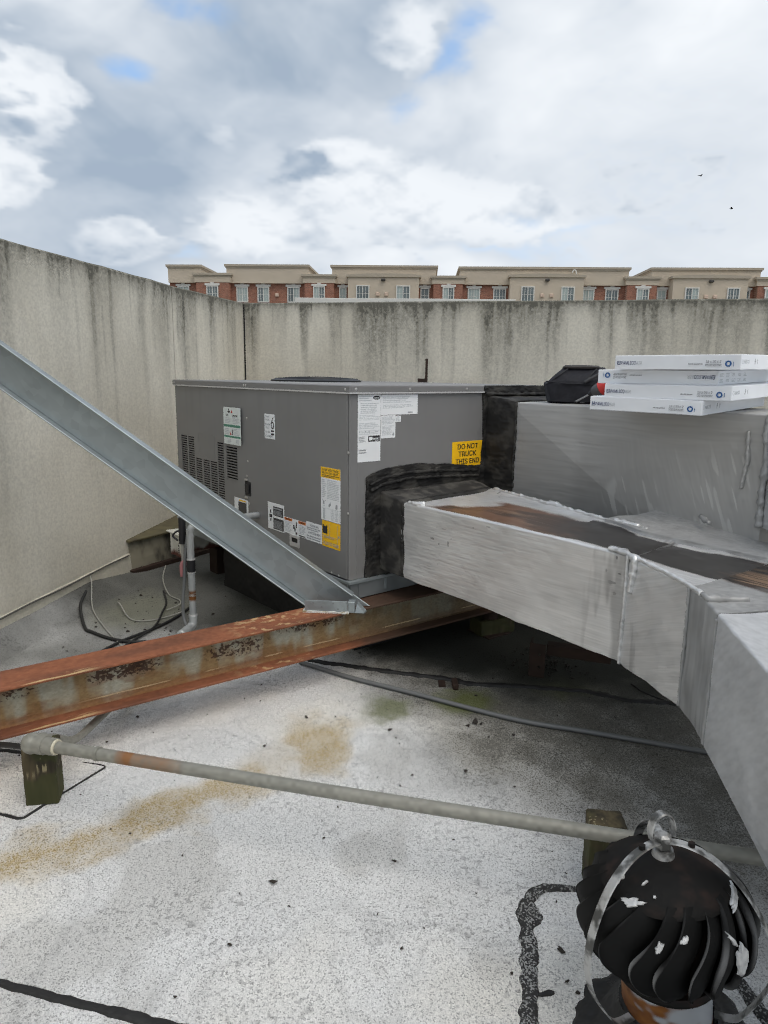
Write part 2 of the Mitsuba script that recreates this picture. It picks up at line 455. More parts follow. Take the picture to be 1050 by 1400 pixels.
def beam_flange(p, n, uv):
    a = beam_a(p)
    b = -(p.x - BORG[0]) * math.sin(BA) + (p.y - BORG[1]) * math.cos(BA)
    w = fbm(a * 4, b * 10, p.z * 8, octaves=4)
    g = fbm(a * 60, b * 60, p.z * 60, octaves=3)
    c = mix((0.245, 0.090, 0.045), (0.165, 0.065, 0.036), smoothstep(0.35, 0.7, w)) * (0.75 + 0.5 * g)
    st = fbm(a * 6 + 2, b * 55, octaves=4)
    sc = smoothstep(0.54, 0.66, st) * smoothstep(0.40, 0.60, noise(a * 2.3 + 5.5, b * 7)) * smoothstep(0.5, 0.1, dr.abs(a - 0.15))
    sc2 = 0.7 * smoothstep(0.50, 0.72, fbm(a * 30, b * 45, octaves=4)) * smoothstep(0.30, 0.05, dr.abs(a - 1.22))
    c = mix(c, (0.60, 0.43, 0.22), dr.clip(dr.maximum(sc, sc2) * 0.85 * smoothstep(0.3, 0.9, n.z), 0, 1))
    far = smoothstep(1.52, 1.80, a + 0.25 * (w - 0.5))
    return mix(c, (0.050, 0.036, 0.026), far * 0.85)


def beam_web(p, n, uv):
    a = beam_a(p)
    h = (p.z - 0.175) / 0.21
    w = fbm(a * 5, h * 2.0, octaves=4)
    run = noise(a * 16, h * 0.8 + 3)
    run2 = noise(a * 44, h * 1.2 + 3)
    c = mix((0.40, 0.40, 0.33), (0.33, 0.31, 0.23), w)
    yel = dr.clip(smoothstep(0.46, 0.78, 0.55 * run + 0.25 * run2 + 0.35 * (1 - h) + 0.2 * w), 0, 1)
    c = mix(c, (0.235, 0.135, 0.040), yel * 0.82)
    brown = smoothstep(0.56, 0.74, fbm(a * 7 + 1, h * 4 + 2, octaves=4) + 0.10 * (1 - h))
    c = mix(c, (0.17, 0.075, 0.028), brown * 0.45)
    fine = fbm(a * 95, h * 26, octaves=3)
    big_ = fbm(a * 15, h * 5 + 3, octaves=5)
    zone = dr.maximum(dr.maximum(smoothstep(0.20, 0.06, dr.abs(a - 0.50)) * smoothstep(0.30, 0.05, dr.abs(h - 0.70)), smoothstep(0.24, 0.05, dr.abs(a + 0.02)) * smoothstep(0.22, 0.05, dr.abs(h - 0.74)) * 0.8),
                      dr.maximum(smoothstep(0.22, 0.04, dr.abs(a - 1.02)) * smoothstep(0.30, 0.05, dr.abs(h - 0.55)) * 0.55, smoothstep(0.30, 0.05, dr.abs(a - 1.45)) * 0.55 * smoothstep(0.25, 0.05, dr.abs(h - 0.78))))
    c = mix(c, (0.14, 0.06, 0.022), zone * smoothstep(0.25, 0.6, big_) * 0.8)
    pit = dr.maximum(smoothstep(0.58, 0.72, fine + 0.30 * zone * big_ * 1.6), smoothstep(0.44, 0.60, big_ * zone + 0.12 * fine) * smoothstep(0.28, 0.48, fine))
    pit = pit * smoothstep(0.05, 0.35, zone + 0.10 * smoothstep(0.5, 0.7, big_))
    c = mix(c, mix((0.020, 0.012, 0.010), (0.055, 0.026, 0.015), fine), pit * 0.86)
    low = smoothstep(0.26, 0.12, h)
    c = mix(c, (0.22, 0.10, 0.04), low * 0.7)
    line = smoothstep(0.018, 0.006, dr.abs(h - 0.17 + 0.03 * (w - 0.5))) * smoothstep(0.35, 0.6, noise(a * 9, 4.0))
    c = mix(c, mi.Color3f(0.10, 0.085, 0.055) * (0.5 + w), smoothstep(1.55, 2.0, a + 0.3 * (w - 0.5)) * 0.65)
    return mix(c, (0.55, 0.42, 0.25), line * 0.8) * (0.8 + 0.4 * fbm(a * 90, h * 30, octaves=2))


def rust_bump(p, n, uv):
    return fbm(p.x * 40, p.y * 40, p.z * 40, octaves=4)


mat('beam_flange', beam_flange, 0.72, spec=0.3, bump=rust_bump, bscale=0.004)
mat('beam_web', beam_web, 0.65, spec=0.3, bump=rust_bump, bscale=0.003)
mat('rust_dark', lambda p, n, uv: mix((0.046, 0.025, 0.017), (0.018, 0.012, 0.009), fbm(p.x * 20, p.y * 20, p.z * 20)), 0.8)
mat('white_flaking', lambda p, n, uv: mix((0.55, 0.54, 0.48), (0.10, 0.035, 0.025), smoothstep(0.0, 0.045, 0.262 - p.z + 0.09 * (fbm(p.x * 25, p.y * 25, p.z * 8, octaves=4) - 0.5))), 0.7)


def duct_dirs(p):
    v = -(p.x - C0[0]) * LDIR[0] - (p.y - C0[1]) * LDIR[1]
    u = (p.x - C0[0]) * RDIR[0] + (p.y - C0[1]) * RDIR[1]
    return v, u, p.z - C0[2]


def stain_weight(p, n):
    """Rust run that soaked into the dished top of the lower duct."""
    v, u, z = duct_dirs(p)
    w = fbm(v * 5, u * 9, octaves=4)
    uf = 0.258 - 0.12 * dr.maximum(v - 1.50, 0)
    ub = dr.maximum(0.80 - 0.23 * (v - 0.45), 0.575)
    e = 0.09 * (w - 0.5)
    k = smoothstep(-0.012, 0.026, u - uf + 0.5 * e) * smoothstep(0.0, dr.select(v > 1.05, 0.03, 0.10), ub - u + e) * smoothstep(0.30, 0.52, v + 0.35 * (w - 0.5) + 0.15 * (0.55 - u)) * smoothstep(2.30, 2.02, v + 0.4 * (w - 0.5))
    return k * smoothstep(0.5, 0.8, n.z) * smoothstep(0.36, 0.39, z), w


def stained(p, n, c):
    v, u, z = duct_dirs(p)
    k, w2 = stain_weight(p, n)
    s = fbm(v * 3, u * 60, octaves=3)
    rust = mix((0.125, 0.060, 0.032), (0.045, 0.022, 0.013), smoothstep(0.35, 0.65, w2 + 0.25 * (v - 0.8)))
    rust = mix(rust, (0.013, 0.0105, 0.009), smoothstep(0.92, 1.22, v + 0.22 * (w2 - 0.5) - 0.25 * (0.45 - u)))
    rust = mix(rust, (0.30, 0.23, 0.16), smoothstep(0.58, 0.75, s) * 0.25 * smoothstep(1.1, 0.8, v) + 0.55 * smoothstep(0.65, 0.25, k))
    rust = mix(rust, mix((0.24, 0.15, 0.09), (0.05, 0.03, 0.02), smoothstep(0.4, 0.6, s)), smoothstep(1.86, 2.02, v + 0.3 * (w2 - 0.5)))
    return mix(c, rust, dr.clip(k * 1.25, 0, 0.97))


def silver(p, n, uv):
    v, u, z = duct_dirs(p)
    st = fbm(v * 5, z * 150 + u * 150, octaves=3)
    w = fbm(v * 3.5, u * 3.5, z * 3.5, octaves=4)
    st2 = noise(v * 16 + z * 9, z * 230 + u * 220)
    w3 = fbm(v * 5 + 3, z * 16 + u * 16, octaves=4)
    c = mi.Color3f(0.72, 0.72, 0.715) * (0.62 + 0.20 * st + 0.40 * w + 0.22 * w3 + 0.10 * (st2 - 0.5))
    spots = smoothstep(0.80, 0.86, noise(v * 48, u * 48 + 3, z * 48)) * smoothstep(0.62, 0.72, noise(v * 4, u * 4, z * 4))
    smear = smoothstep(0.52, 0.70, fbm(v * 20, z * 3, octaves=3)) * smoothstep(0.22, 0.05, dr.abs(v - 1.52 + 0.06 * w))
    c = c * (1 - 0.55 * spots) * (1 - 0.35 * smear)
    return stained(p, n, c)


def silver_rough(p, n, uv):
    k, w2 = stain_weight(p, n)
    v, u, z = duct_dirs(p)
    return 0.36 + 0.16 * fbm(v * 8, u * 12, z * 12) * (1 - k) - 0.08 * k


def silver_metal(p, n, uv):
    k, w2 = stain_weight(p, n)
    return 0.68 * (1 - k)


def silver_bump(p, n, uv):
    v, u, z = duct_dirs(p)
    return 0.85 * fbm(v * 12, z * 120 + u * 120, octaves=2) + 2.4 * fbm(v * 9, u * 9, z * 9, octaves=3) + 0.5 * fbm(v * 40, u * 40, z * 40, octaves=2)


mat('silver_coat', silver, silver_rough, metallic=silver_metal, bump=silver_bump, bscale=0.0030, eps=2e-3)


def patchy_strokes(p):
    v, u, z = duct_dirs(p)
    w = fbm(v * 2.2 + 5, z * 2.6, octaves=3)
    hor = fbm(v * 4, (z + 0.05 * w) * 90 + u * 90, octaves=3)
    ver = 0.5 + 0.55 * (fbm((v + 0.30 * z + 0.12 * w) * 95, z * 9 + u * 60, octaves=3) - 0.5)
    t = smoothstep(-0.12, 0.12, v - 0.85 - 0.5 * (0.75 - z) * -1.0 + 0.5 * (w - 0.5)) * smoothstep(0.90, 0.72, z + 0.2 * (w - 0.5))
    return v, u, z, w, hor * (1 - t) + ver * t, t


def silver_patchy(p, n, uv):
    v, u, z, w, st, t = patchy_strokes(p)
    # coats that overlap along a diagonal
    e1 = smoothstep(-0.006, 0.006, z - 0.93 + 0.62 * (v - 0.2) + 0.02 * (w - 0.5))
    e2 = smoothstep(-0.05, 0.05, v - 0.72 - 0.25 * (w - 0.5))
    k = 0.80 + 0.15 * e1 - 0.13 * e2 + 0.22 * (w - 0.5)
    c = mi.Color3f(0.50, 0.495, 0.48) * k * (0.88 + 0.24 * st)
    gouge = smoothstep(0.70, 0.80, noise((v + 0.35 * z) * 60, z * 7)) * smoothstep(0.55, 0.7, noise(v * 4 + 4, z * 4)) * t
    return mix(c, (0.60, 0.60, 0.58), gouge * 0.6)


def silver_patchy_bump(p, n, uv):
    v, u, z, w, st, t = patchy_strokes(p)
    return 0.6 * st + 1.3 * fbm(v * 7, u * 7, z * 7, octaves=3) + 0.4 * fbm(v * 40, u * 40, z * 40, octaves=2)


mat('silver_old', silver_patchy, 0.52, metallic=0.45, bump=silver_patchy_bump, bscale=0.0035, eps=2e-3)
mat('grey_mastic', lambda p, n, uv: mi.Color3f(0.345, 0.345, 0.34) * (0.52 + 0.62 * fbm(p.x * 11, p.y * 11, p.z * 7, octaves=4) + 0.32 * noise(p.x * 70, p.y * 70, p.z * 6)), 0.5, metallic=0.3,
    bump=lambda p, n, uv: fbm(p.x * 34, p.y * 34, p.z * 22, octaves=3), bscale=0.008, eps=2e-3)


mat('gore_mastic', lambda p, n, uv: stained(p, n, mi.Color3f(0.345, 0.345, 0.34) * (0.52 + 0.62 * fbm(p.x * 11, p.y * 11, p.z * 7, octaves=4) + 0.32 * noise(p.x * 70, p.y * 70, p.z * 6))), 0.42, metallic=0.3,
    bump=lambda p, n, uv: fbm(p.x * 34, p.y * 34, p.z * 22, octaves=3), bscale=0.008, eps=2e-3)


def mastic(p, n, uv):
    w = fbm(p.x * 13, p.y * 13, p.z * 13, octaves=4)
    return mix((0.016, 0.0155, 0.015), (0.050, 0.047, 0.042), smoothstep(0.42, 0.72, w))


mat('black_mastic', mastic, 0.62, spec=0.3, bump=lambda p, n, uv: fbm(p.x * 38, p.y * 38, p.z * 60, octaves=4), bscale=0.014, eps=2e-3)
mat('brown_mastic', lambda p, n, uv: mastic(p, n, uv) * 1.9, 0.65, spec=0.3, bump=lambda p, n, uv: fbm(p.x * 38, p.y * 38, p.z * 60, octaves=4), bscale=0.012, eps=2e-3)
mat('tar', lambda p, n, uv: mix(mi.Color3f(0.03, 0.029, 0.028), mi.Color3f(0.30, 0.30, 0.29), smoothstep(0.60, 0.78, gran(p) * 0.6 + 0.5 * fbm(p.x * 30, p.y * 30))), 0.75,
    bump=lambda p, n, uv: gran(p) + 2 * fbm(p.x * 50, p.y * 50, octaves=2), bscale=0.0016, eps=8e-4)
mat('tar_black', lambda p, n, uv: mi.Color3f(0.017, 0.0165, 0.016) * (0.6 + 0.9 * fbm(p.x * 40, p.y * 40, p.z * 40)), 0.6,
    bump=lambda p, n, uv: fbm(p.x * 60, p.y * 60, p.z * 60, octaves=3), bscale=0.006, eps=1e-3)


def wood_fn(p, n, uv):
    g = fbm(p.x * 30, p.y * 30, p.z * 5, octaves=4)
    g2 = noise(p.x * 120, p.y * 120, p.z * 9)
    c = mix((0.075, 0.058, 0.030), (0.028, 0.023, 0.013), smoothstep(0.3, 0.7, g)) * (0.7 + 0.6 * g2)
    moss = smoothstep(0.42, 0.62, fbm(p.x * 16, p.y * 16, p.z * 13, octaves=3) + 0.20 * smoothstep(0.14, 0.02, p.z))
    c = mix(c, (0.040, 0.045, 0.012), moss * 0.7)
    fib = smoothstep(0.64, 0.74, noise(p.x * 170, p.y * 170, p.z * 14)) * smoothstep(0.10, 0.15, p.z) * smoothstep(0.5, 0.6, noise(p.x * 20, p.y * 20, p.z * 12))
    return mix(c, (0.40, 0.34, 0.20), fib * 0.6)


mat('wet_wood', wood_fn, 0.8, bump=lambda p, n, uv: fbm(p.x * 60, p.y * 60, p.z * 12, octaves=3), bscale=0.006, eps=1e-3)


def pipe_color(p, n, uv):
    w = fbm(p.x * 6, p.y * 6, p.z * 6, octaves=4)
    f = noise(p.x * 70, p.y * 70, p.z * 70)
    c = mix((0.30, 0.29, 0.25), (0.23, 0.23, 0.20), w) * (0.8 + 0.4 * f)
    rust = smoothstep(0.60, 0.70, fbm(p.x * 8 + 1.3, p.y * 3, octaves=3)) * smoothstep(0.30, 0.12, dr.abs(p.x + 0.72)) * smoothstep(2.6, 2.4, p.y)
    rust2 = smoothstep(0.05, 0.015, dr.abs(p.z - 0.235 + 0.01 * (f - 0.5))) * smoothstep(3.9, 4.05, p.y)
    r1 = smoothstep(0.14, 0.05, dr.abs(p.x + 0.80 + 0.08 * (w - 0.5))) * smoothstep(2.6, 2.4, p.y) * (0.4 + 0.6 * f)
    return mix(c, (0.26, 0.11, 0.035), dr.clip(rust * 0.8 + r1 * 0.7 + rust2 * 0.85, 0, 0.92))


mat('weathered_pipe', pipe_color, 0.55, metallic=0.3, bump=rust_bump, bscale=0.0008)
mat('conduit_grey', (0.16, 0.165, 0.165), 0.5, metallic=0.2)
mat('white_cable', (0.34, 0.335, 0.30), 0.5)
mat('cable_dull', (0.10, 0.095, 0.085), 0.6)
mat('cable_black', (0.02, 0.02, 0.02), 0.5)


# ------------------------------------------------------------------ the setting: ground far below, the roof
struct('ground', bx([-900, -900, -9.4], [900, 900, -9.0]), mat('far_ground', (0.16, 0.16, 0.14), 0.95))
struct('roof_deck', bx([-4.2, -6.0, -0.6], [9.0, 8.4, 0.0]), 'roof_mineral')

# cant strip where the roof turns up the left wall
WA, WB = np.array([-2.264, 3.88]), np.array([-1.915, 6.30])
WD = (WB - WA) / np.linalg.norm(WB - WA)
WN = np.array([WD[1], -WD[0]])          # out of the wall, into the roof


def wall_pt(s, off=0.0, z=0.0):
    q = WA + WD * s + WN * off
    return np.array([q[0], q[1], z])


cs = []
for s in np.linspace(-8.0, 1.62, 120):
    b = 0.02 * (meshkit.fbm(np.array([[s * 3, 0, 0]]), 3, 4)[0] - 0.5)
    e = float(np.clip((1.64 - s) / 0.7, 0.04, 1))
    cs.append([wall_pt(s, -0.01, (0.115 + b) * e), wall_pt(s, 0.03, (0.098 + b) * e), wall_pt(s, 0.09, (0.045 + b) * e), wall_pt(s, 0.15 + b, 0.012 * e), wall_pt(s, 0.20 + b * 2, -0.003)])
g = grid_mesh(np.array(cs))
if g.face_normals[:, 2].mean() < 0:
    g.invert()
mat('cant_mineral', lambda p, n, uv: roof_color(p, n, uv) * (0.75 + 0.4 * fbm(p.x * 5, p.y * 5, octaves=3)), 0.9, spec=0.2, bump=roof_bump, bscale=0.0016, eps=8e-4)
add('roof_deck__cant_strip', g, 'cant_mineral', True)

# membrane laps, tar patches and seams of the roof
add('roof_deck__membrane_lap', ribbon([(-0.42, 3.71), (0.0, 3.585), (0.385, 3.48), (0.46, 3.435), (0.75, 3.41), (1.06, 3.365), (1.25, 3.265), (1.52, 3.235), (2.2, 3.1)], 0.038, 0.012, seed=3, jit=0.7), 'tar_black', True)
add('roof_deck__membrane_lap', ribbon([(-1.6, 1.70), (-1.003, 1.566, ), (-0.784, 1.512), (-0.65, 1.485)], 0.026, 0.006, seed=5), 'tar_black', True)
add('roof_deck__membrane_lap', ribbon([(-0.70, 1.492), (-0.62, 1.476), (-0.52, 1.45), (-0.3, 1.40), (0.0, 1.34)], 0.036, 0.006, seed=6), 'tar_black', True)
add('roof_deck__membrane_lap', ribbon([(1.44, 3.26), (1.35, 3.38), (1.33, 3.46)], 0.012, 0.006, seed=16), 'tar_black', True)
add('roof_deck__tar_seam', ribbon([(0.470, 1.895, .03), (0.458, 1.865, .075), (0.452, 1.83, .085), (0.440, 1.79, .05), (0.428, 1.70, .050), (0.415, 1.62, .050), (0.398, 1.55, .042), (0.385, 1.48, .05), (0.36, 1.38, .045), (0.34, 1.2, .045)], 0.05, 0.009, seed=7, jit=0.5), 'tar', True)
add('roof_deck__tar_seam', ribbon([(0.462, 1.88, .05), (0.49, 1.925, .04), (0.53, 1.945, .032), (0.60, 1.94, .026), (0.68, 1.935, .02), (0.8, 1.93, .02)], 0.03, 0.008, z=0.001, seed=8, jit=0.5), 'tar', True)
add('roof_deck__tar_seam', ribbon([(0.405, 1.56, .012), (0.432, 1.553, .012), (0.455, 1.557, .022), (0.468, 1.557, .018)], 0.02, 0.005, seed=9, step=0.006), 'tar_black', True)
add('roof_deck__tar_seam', ribbon([(0.945, 1.72, .05), (0.975, 1.60, .045), (1.0, 1.45, .05), (1.02, 1.3, .05)], 0.05, 0.006, seed=10), 'tar', True)
# square pad of membrane under the first pipe block
pad = Polygon([(-1.62, 2.36), (-1.30, 2.262), (-1.135, 2.60), (-1.47, 2.70)])
add('roof_deck__membrane_pad', X(trimesh.creation.extrude_polygon(pad, 0.004, engine='earcut'), TR(0, 0, 0.0005)), 'roof_mineral')
add('roof_deck__membrane_lap', ribbon([(-1.62, 2.352), (-1.31, 2.256), (-1.295, 2.262), (-1.22, 2.42)], 0.010, 0.007, seed=12, jit=0.4, wob=0.001), 'tar_black', True)
add('roof_deck__membrane_lap', ribbon([(-1.22, 2.42), (-1.13, 2.60), (-1.15, 2.612), (-1.24, 2.63)], 0.008, 0.006, seed=13, jit=0.5, wob=0.001), 'tar_black', True)
add('roof_deck__membrane_lap', ribbon([(-1.8, 2.74), (-1.50, 2.70), (-1.40, 2.66)], 0.02, 0.008, seed=14), 'tar_black', True)

# leaf crumbs and grit on the roof
bits = []
spots = [(0.44, 3.02, .035), (0.41, 2.98, .022), (0.47, 3.0, .02), (-0.34, 1.95, .02), (-0.42, 1.70, .014), (0.04, 2.93, .02), (0.35, 2.6, .02), (-0.22, 3.05, .014), (0.52, 1.70, .018), (0.53, 1.56, .012), (0.6, 2.9, .016)]
for k in range(150):
    a = rng.uniform(-1.6, 1.3)
    b = 1.5 + 2.6 * rng.random() ** 0.8
    spots.append((a, b, abs(rng.normal(0.005, 0.004)) + 0.002))
for k in range(70):
    spots.append((rng.uniform(-2.0, -1.1), rng.uniform(3.6, 5.0), abs(rng.normal(0.008, 0.007)) + 0.003))
for k in range(160):
    spots.append((rng.normal(0.95, 0.12), rng.normal(3.72, 0.10), abs(rng.normal(0.009, 0.005)) + 0.003))
for (a, b, r) in spots:
    n = 7
    th = np.sort(rng.uniform(0, 2 * np.pi, n))
    rad = r * rng.uniform(0.35, 1.0, n)
    el = rng.uniform(0.35, 1.0)
    rot = rng.uniform(0, np.pi)
    px, py = rad * np.cos(th), rad * np.sin(th) * el
    pts = np.c_[a + px * np.cos(rot) - py * np.sin(rot), b + px * np.sin(rot) + py * np.cos(rot), 0.002 + rng.uniform(0, 0.35) * r * np.ones(n)]
    v = np.vstack([pts, [[a, b, 0.003 + 0.55 * r]], [[a, b, 0.0005]]])
    f = [[i, (i + 1) % n, n] for i in range(n)] + [[(i + 1) % n, i, n + 1] for i in range(n)]
    bits.append(trimesh.Trimesh(v, f, process=False))
add('leaf_crumbs', cat(bits), mat('crumb', (0.03, 0.025, 0.02), 0.8))
labels['leaf_crumbs'] = {'label': 'dark leaf crumbs and grit scattered over the pale roof', 'category': 'debris', 'kind': 'stuff'}

# ------------------------------------------------------------------ parapet walls


def wall_mesh(inner, thick, z0, z1a, z1b, seed):
    """A wall along inner[0] -> inner[1]; thickness to the left of that direction; a slightly worn top edge."""
    a, b = np.array(inner[0], float), np.array(inner[1], float)
    d = (b - a) / np.linalg.norm(b - a)
    nl = np.array([-d[1], d[0]])
    L = np.linalg.norm(b - a)
    n = max(3, int(L / 0.05))
    rows = []
    for s in np.linspace(0, L, n):
        t = s / L
        zt = z1a + (z1b - z1a) * t
        q = np.array([[s * 9, seed, 0], [s * 9, seed + 5, 3], [s * 3, seed + 9, 1]])
        e = meshkit.fbm(q, 4, seed) - 0.5
        p = a + d * s
        ring = [(0, z0), (0.0, zt - 0.5), (0.0, zt - 0.012), (0.008 + 0.004 * e[0], zt - 0.004 + 0.006 * e[1]), (0.014, zt + 0.012 * e[2]), (thick - 0.014, zt + 0.010 * e[1] + 0.01), (thick, zt - 0.006), (thick, z0)]
        rows.append([[*(p + nl * o), z] for o, z in ring])
    g = grid_mesh(np.array(rows), True)
    caps = []
    m = len(rows[0])
    for i, row in ((0, rows[0]), (n - 1, rows[-1])):
        base = i * m
        caps += [[base, base + j, base + j + 1] for j in range(1, m - 1)]
    g = trimesh.Trimesh(g.vertices, np.vstack([g.faces, caps]), process=False)
    g.fix_normals()
    return g


w1 = thing('parapet_wall', 'long stained stucco parapet wall on the left behind the diagonal steel brace', 'wall')
add(w1 + '__panel', wall_mesh([WA + WD * -8.2, WA + WD * 2.530], 0.22, -0.2, 2.30, 2.352, 1), 'stucco_left', 30)
base_poly = [wall_pt(-8.0, 0.0005), wall_pt(1.60, 0.0005)]
bb = []
for s in np.linspace(-8.0, 1.60, 200):
    e = 0.006 * (meshkit.fbm(np.array([[s * 5, 1, 0]]), 3, 5)[0] - 0.5)
    bb.append([wall_pt(s, -0.005, 0.17 + e), wall_pt(s, 0.010, 0.165 + e), wall_pt(s, 0.014, 0.10 + e), wall_pt(s, 0.014, 0.02)])
g = grid_mesh(np.array(bb))
add(w1 + '__base_strip', g, 'stucco_left', 30)
w2 = thing('parapet_wall', 'short streaked stucco wall panel between the vertical joint and the corner', 'wall')
JA = WA + WD * 2.542
CORNER = np.array([-1.566, 7.85])
add(w2 + '__panel', wall_mesh([JA, CORNER + (CORNER - JA) / np.linalg.norm(CORNER - JA) * 0.1], 0.22, -0.2, 2.35, 2.352, 2), 'stucco_left', 30)
jd = WA + WD * 2.536
add(w2 + '__joint', bx([jd[0] - 0.15, jd[1] - 0.012, 0], [jd[0] - 0.012, jd[1] + 0.012, 2.335]), 'black_rubber')
w3 = thing('parapet_wall', 'stained stucco parapet wall across the back of the roof', 'wall')
ED = np.array([math.cos(math.radians(-11.9)), math.sin(math.radians(-11.9))])
add(w3 + '__panel', wall_mesh([CORNER + ED * 0.006, CORNER + ED * 11.0], 0.22, -0.2, 2.35, 2.35, 3), 'stucco_back', 30)
add(w3 + '__crack', tube(smooth_path([[*(CORNER + ED * 0.012 + np.array([0.0, -0.001])), z] for z in (0.4, 1.1, 1.7, 2.1, 2.33)], 3), 0.007, 6), 'black_rubber', True)

# low stucco curb at the foot of the left wall with a metal cap
k = thing('wall_curb', 'low stained masonry curb with rusty cap at the wall foot behind the unit', 'curb')
ca, cb = np.array([-2.035, 5.40]), np.array([-1.33, 6.62])
cd = (cb - ca) / np.linalg.norm(cb - ca)
cn = np.array([-cd[1], cd[0]])
CM = T4([[*cd, 0], [*cn, 0], [0, 0, 1]], [*ca, 0])
mat('curb_stucco', lambda p, n, uv: mix((0.30, 0.275, 0.205), (0.05, 0.045, 0.035), smoothstep(0.36, 0.68, fbm(p.x * 9, p.y * 9, p.z * 4, octaves=4))), 0.85, bump=wall_bump, bscale=0.005, eps=2e-3)
mat('curb_cap', lambda p, n, uv: mix((0.16, 0.14, 0.07), (0.06, 0.05, 0.035), fbm(p.x * 12, p.y * 12, p.z * 12)), 0.7)
add(k + '__body', X(displaced(bx([0, 0, -0.05], [1.3, 0.34, 0.265]), 0.006, 9, 3, 0.06), CM), 'curb_stucco', 30)
capm = cbox([-0.03, -0.035, 0.266], [1.33, 0.36, 0.284], 0.004)
capm.vertices[:, 2] += np.clip(capm.vertices[:, 1], -1, 1) * 0.06
add(k + '__cap', X(capm, CM), 'curb_cap')
add(k + '__ledge', X(displaced(bx([-0.02, -0.05, -0.02], [1.3, -0.001, 0.035]), 0.01, 12, 4, 0.04), CM), 'rust_dark', 30)

# ------------------------------------------------------------------ the rooftop air conditioning unit
UL, UW, UH = 2.19, 1.70, 1.05
un = thing('rooftop_unit', 'grey metal rooftop air conditioning unit with warning stickers on its sides', 'air conditioner')
LIDZ = 1.008
add(un + '__dark_core', X(bx([-UL + .03, 0.03, 0.02], [-0.03, UW - .03, LIDZ - .005]), Q), 'hollow_black')  # black block painting the shaded interior, so the slots look dark
# condenser panel with its punched slots, local x = v, y = z on the long side
slots = []
pitch = 0.0166


def slot_col(s_hi, s_lo, z_top, z_bot):
    z = z_top
    while z > z_bot:
        slots.append(sbox(-s_hi, z - 0.0095, -s_lo, z))
        z -= pitch


slot_col(2.116, 2.012, 0.641, 0.10)
slot_col(1.993, 1.892, 0.641, 0.10)
for a, b in ((1.871, 1.773), (1.75, 1.65), (1.634, 1.532)):
    slot_col(a, b, 0.641 - 9 * pitch, 0.10)
slot_col(1.521, 1.430, 0.634, 0.10)
right_slots = []
z = 0.617
while z > 0.405:
    right_slots.append((z, sbox(-1.388, z - 0.0095, -1.238, z)))
    z -= 0.0186
pan = sbox(-UL, 0.0, -1.100, LIDZ).difference(unary_union(slots + [s for _, s in right_slots]))
cp = add(un + '__condenser_panel', X(X(trimesh.creation.extrude_polygon(pan, 0.004, engine='earcut'), TR(0, 0, -0.004)), LEFTFACE), 'unit_paint')
for z, s in right_slots:
    lip = trimesh.Trimesh([[-1.388, z - 0.0100, 0.0], [-1.238, z - 0.0100, 0.0], [-1.238, z - 0.0085, 0.007], [-1.388, z - 0.0085, 0.007],
                           [-1.388, z - 0.0140, 0.0], [-1.238, z - 0.0140, 0.0], [-1.238, z - 0.0110, 0.009], [-1.388, z - 0.0110, 0.009]],
                          [[0, 1, 2], [0, 2, 3], [3, 2, 6], [3, 6, 7], [4, 7, 6], [4, 6, 5], [0, 3, 7], [0, 7, 4], [1, 5, 6], [1, 6, 2]])
    add(un + '__condenser_panel__louver', X(lip, LEFTFACE), 'unit_lid')
emb = sbox(-1.795, 0.535, -1.585, 0.66).buffer(0.02).difference(sbox(-1.795, 0.535, -1.585, 0.66).buffer(0.016))
add(un + '__condenser_panel__knockout', X(X(trimesh.creation.extrude_polygon(emb, 0.002, engine='earcut'), TR(0, 0, -0.0005)), LEFTFACE), 'unit_paint')
add(un + '__access_panel', X(cbox([-1.0925, -0.006, 0.004], [-0.0135, 0.02, LIDZ], 0.002), Q), 'unit_paint')
add(un + '__corner_post', X(cat([cbox([-0.0105, -0.002, 0], [0.0, 0.05, LIDZ], 0.002)]), Q), 'unit_paint')
add(un + '__end_panel', X(cbox([-0.02, 0.0505, 0.0], [-0.001, UW, LIDZ], 0.0015), Q), 'unit_paint')
add(un + '__back_panel', X(bx([-UL, UW - 0.02, 0.0], [-0.0205, UW - 0.001, LIDZ]), Q), 'unit_paint')
add(un + '__far_panel', X(bx([-UL, 0.005, 0.0], [-UL + 0.02, UW - 0.0205, LIDZ]), Q), 'unit_paint')
# lid with turned down flange and a rolled bright lip
ld = add(un + '__lid', X(cbox([-UL - .012, -0.014, LIDZ + 0.003], [0.014, UW + .012, UH], 0.005), Q), 'unit_lid')
lipm = [bx([-UL - .014, -0.018, LIDZ - 0.002], [0.012, -0.010, LIDZ + 0.006]), bx([0.0125, -0.016, LIDZ - 0.002], [0.019, 1.03, LIDZ + 0.006])]
add(un + '__lid__rolled_lip', X(cat(lipm), Q), 'bright_lip')
# condenser fan guard on top
fc = np.array([-1.45, 0.78])
fan = [X(trimesh.creation.revolve([(0.30, 0.0), (0.335, 0.0), (0.335, 0.010), (0.30, 0.022), (0.295, 0.02)], sections=40), TR(fc[0], fc[1], UH))]
for r in np.linspace(0.06, 0.30, 11):
    t = np.linspace(0, 2 * np.pi, 41)
    zz = UH + 0.022 + 0.012 * (1 - (r / 0.3) ** 2)
    fan.append(tube(np.c_[fc[0] + r * np.cos(t), fc[1] + r * np.sin(t), np.full(41, zz)], 0.0025, 5, False))
for a in np.arange(8) * np.pi / 4:
    fan.append(cyl([fc[0] + 0.05 * np.cos(a), fc[1] + .05 * np.sin(a), UH + 0.034], [fc[0] + .31 * np.cos(a), fc[1] + .31 * np.sin(a), UH + 0.021], 0.003, 6))
add(un + '__fan_guard', X(cat(fan), Q), 'black_plastic')
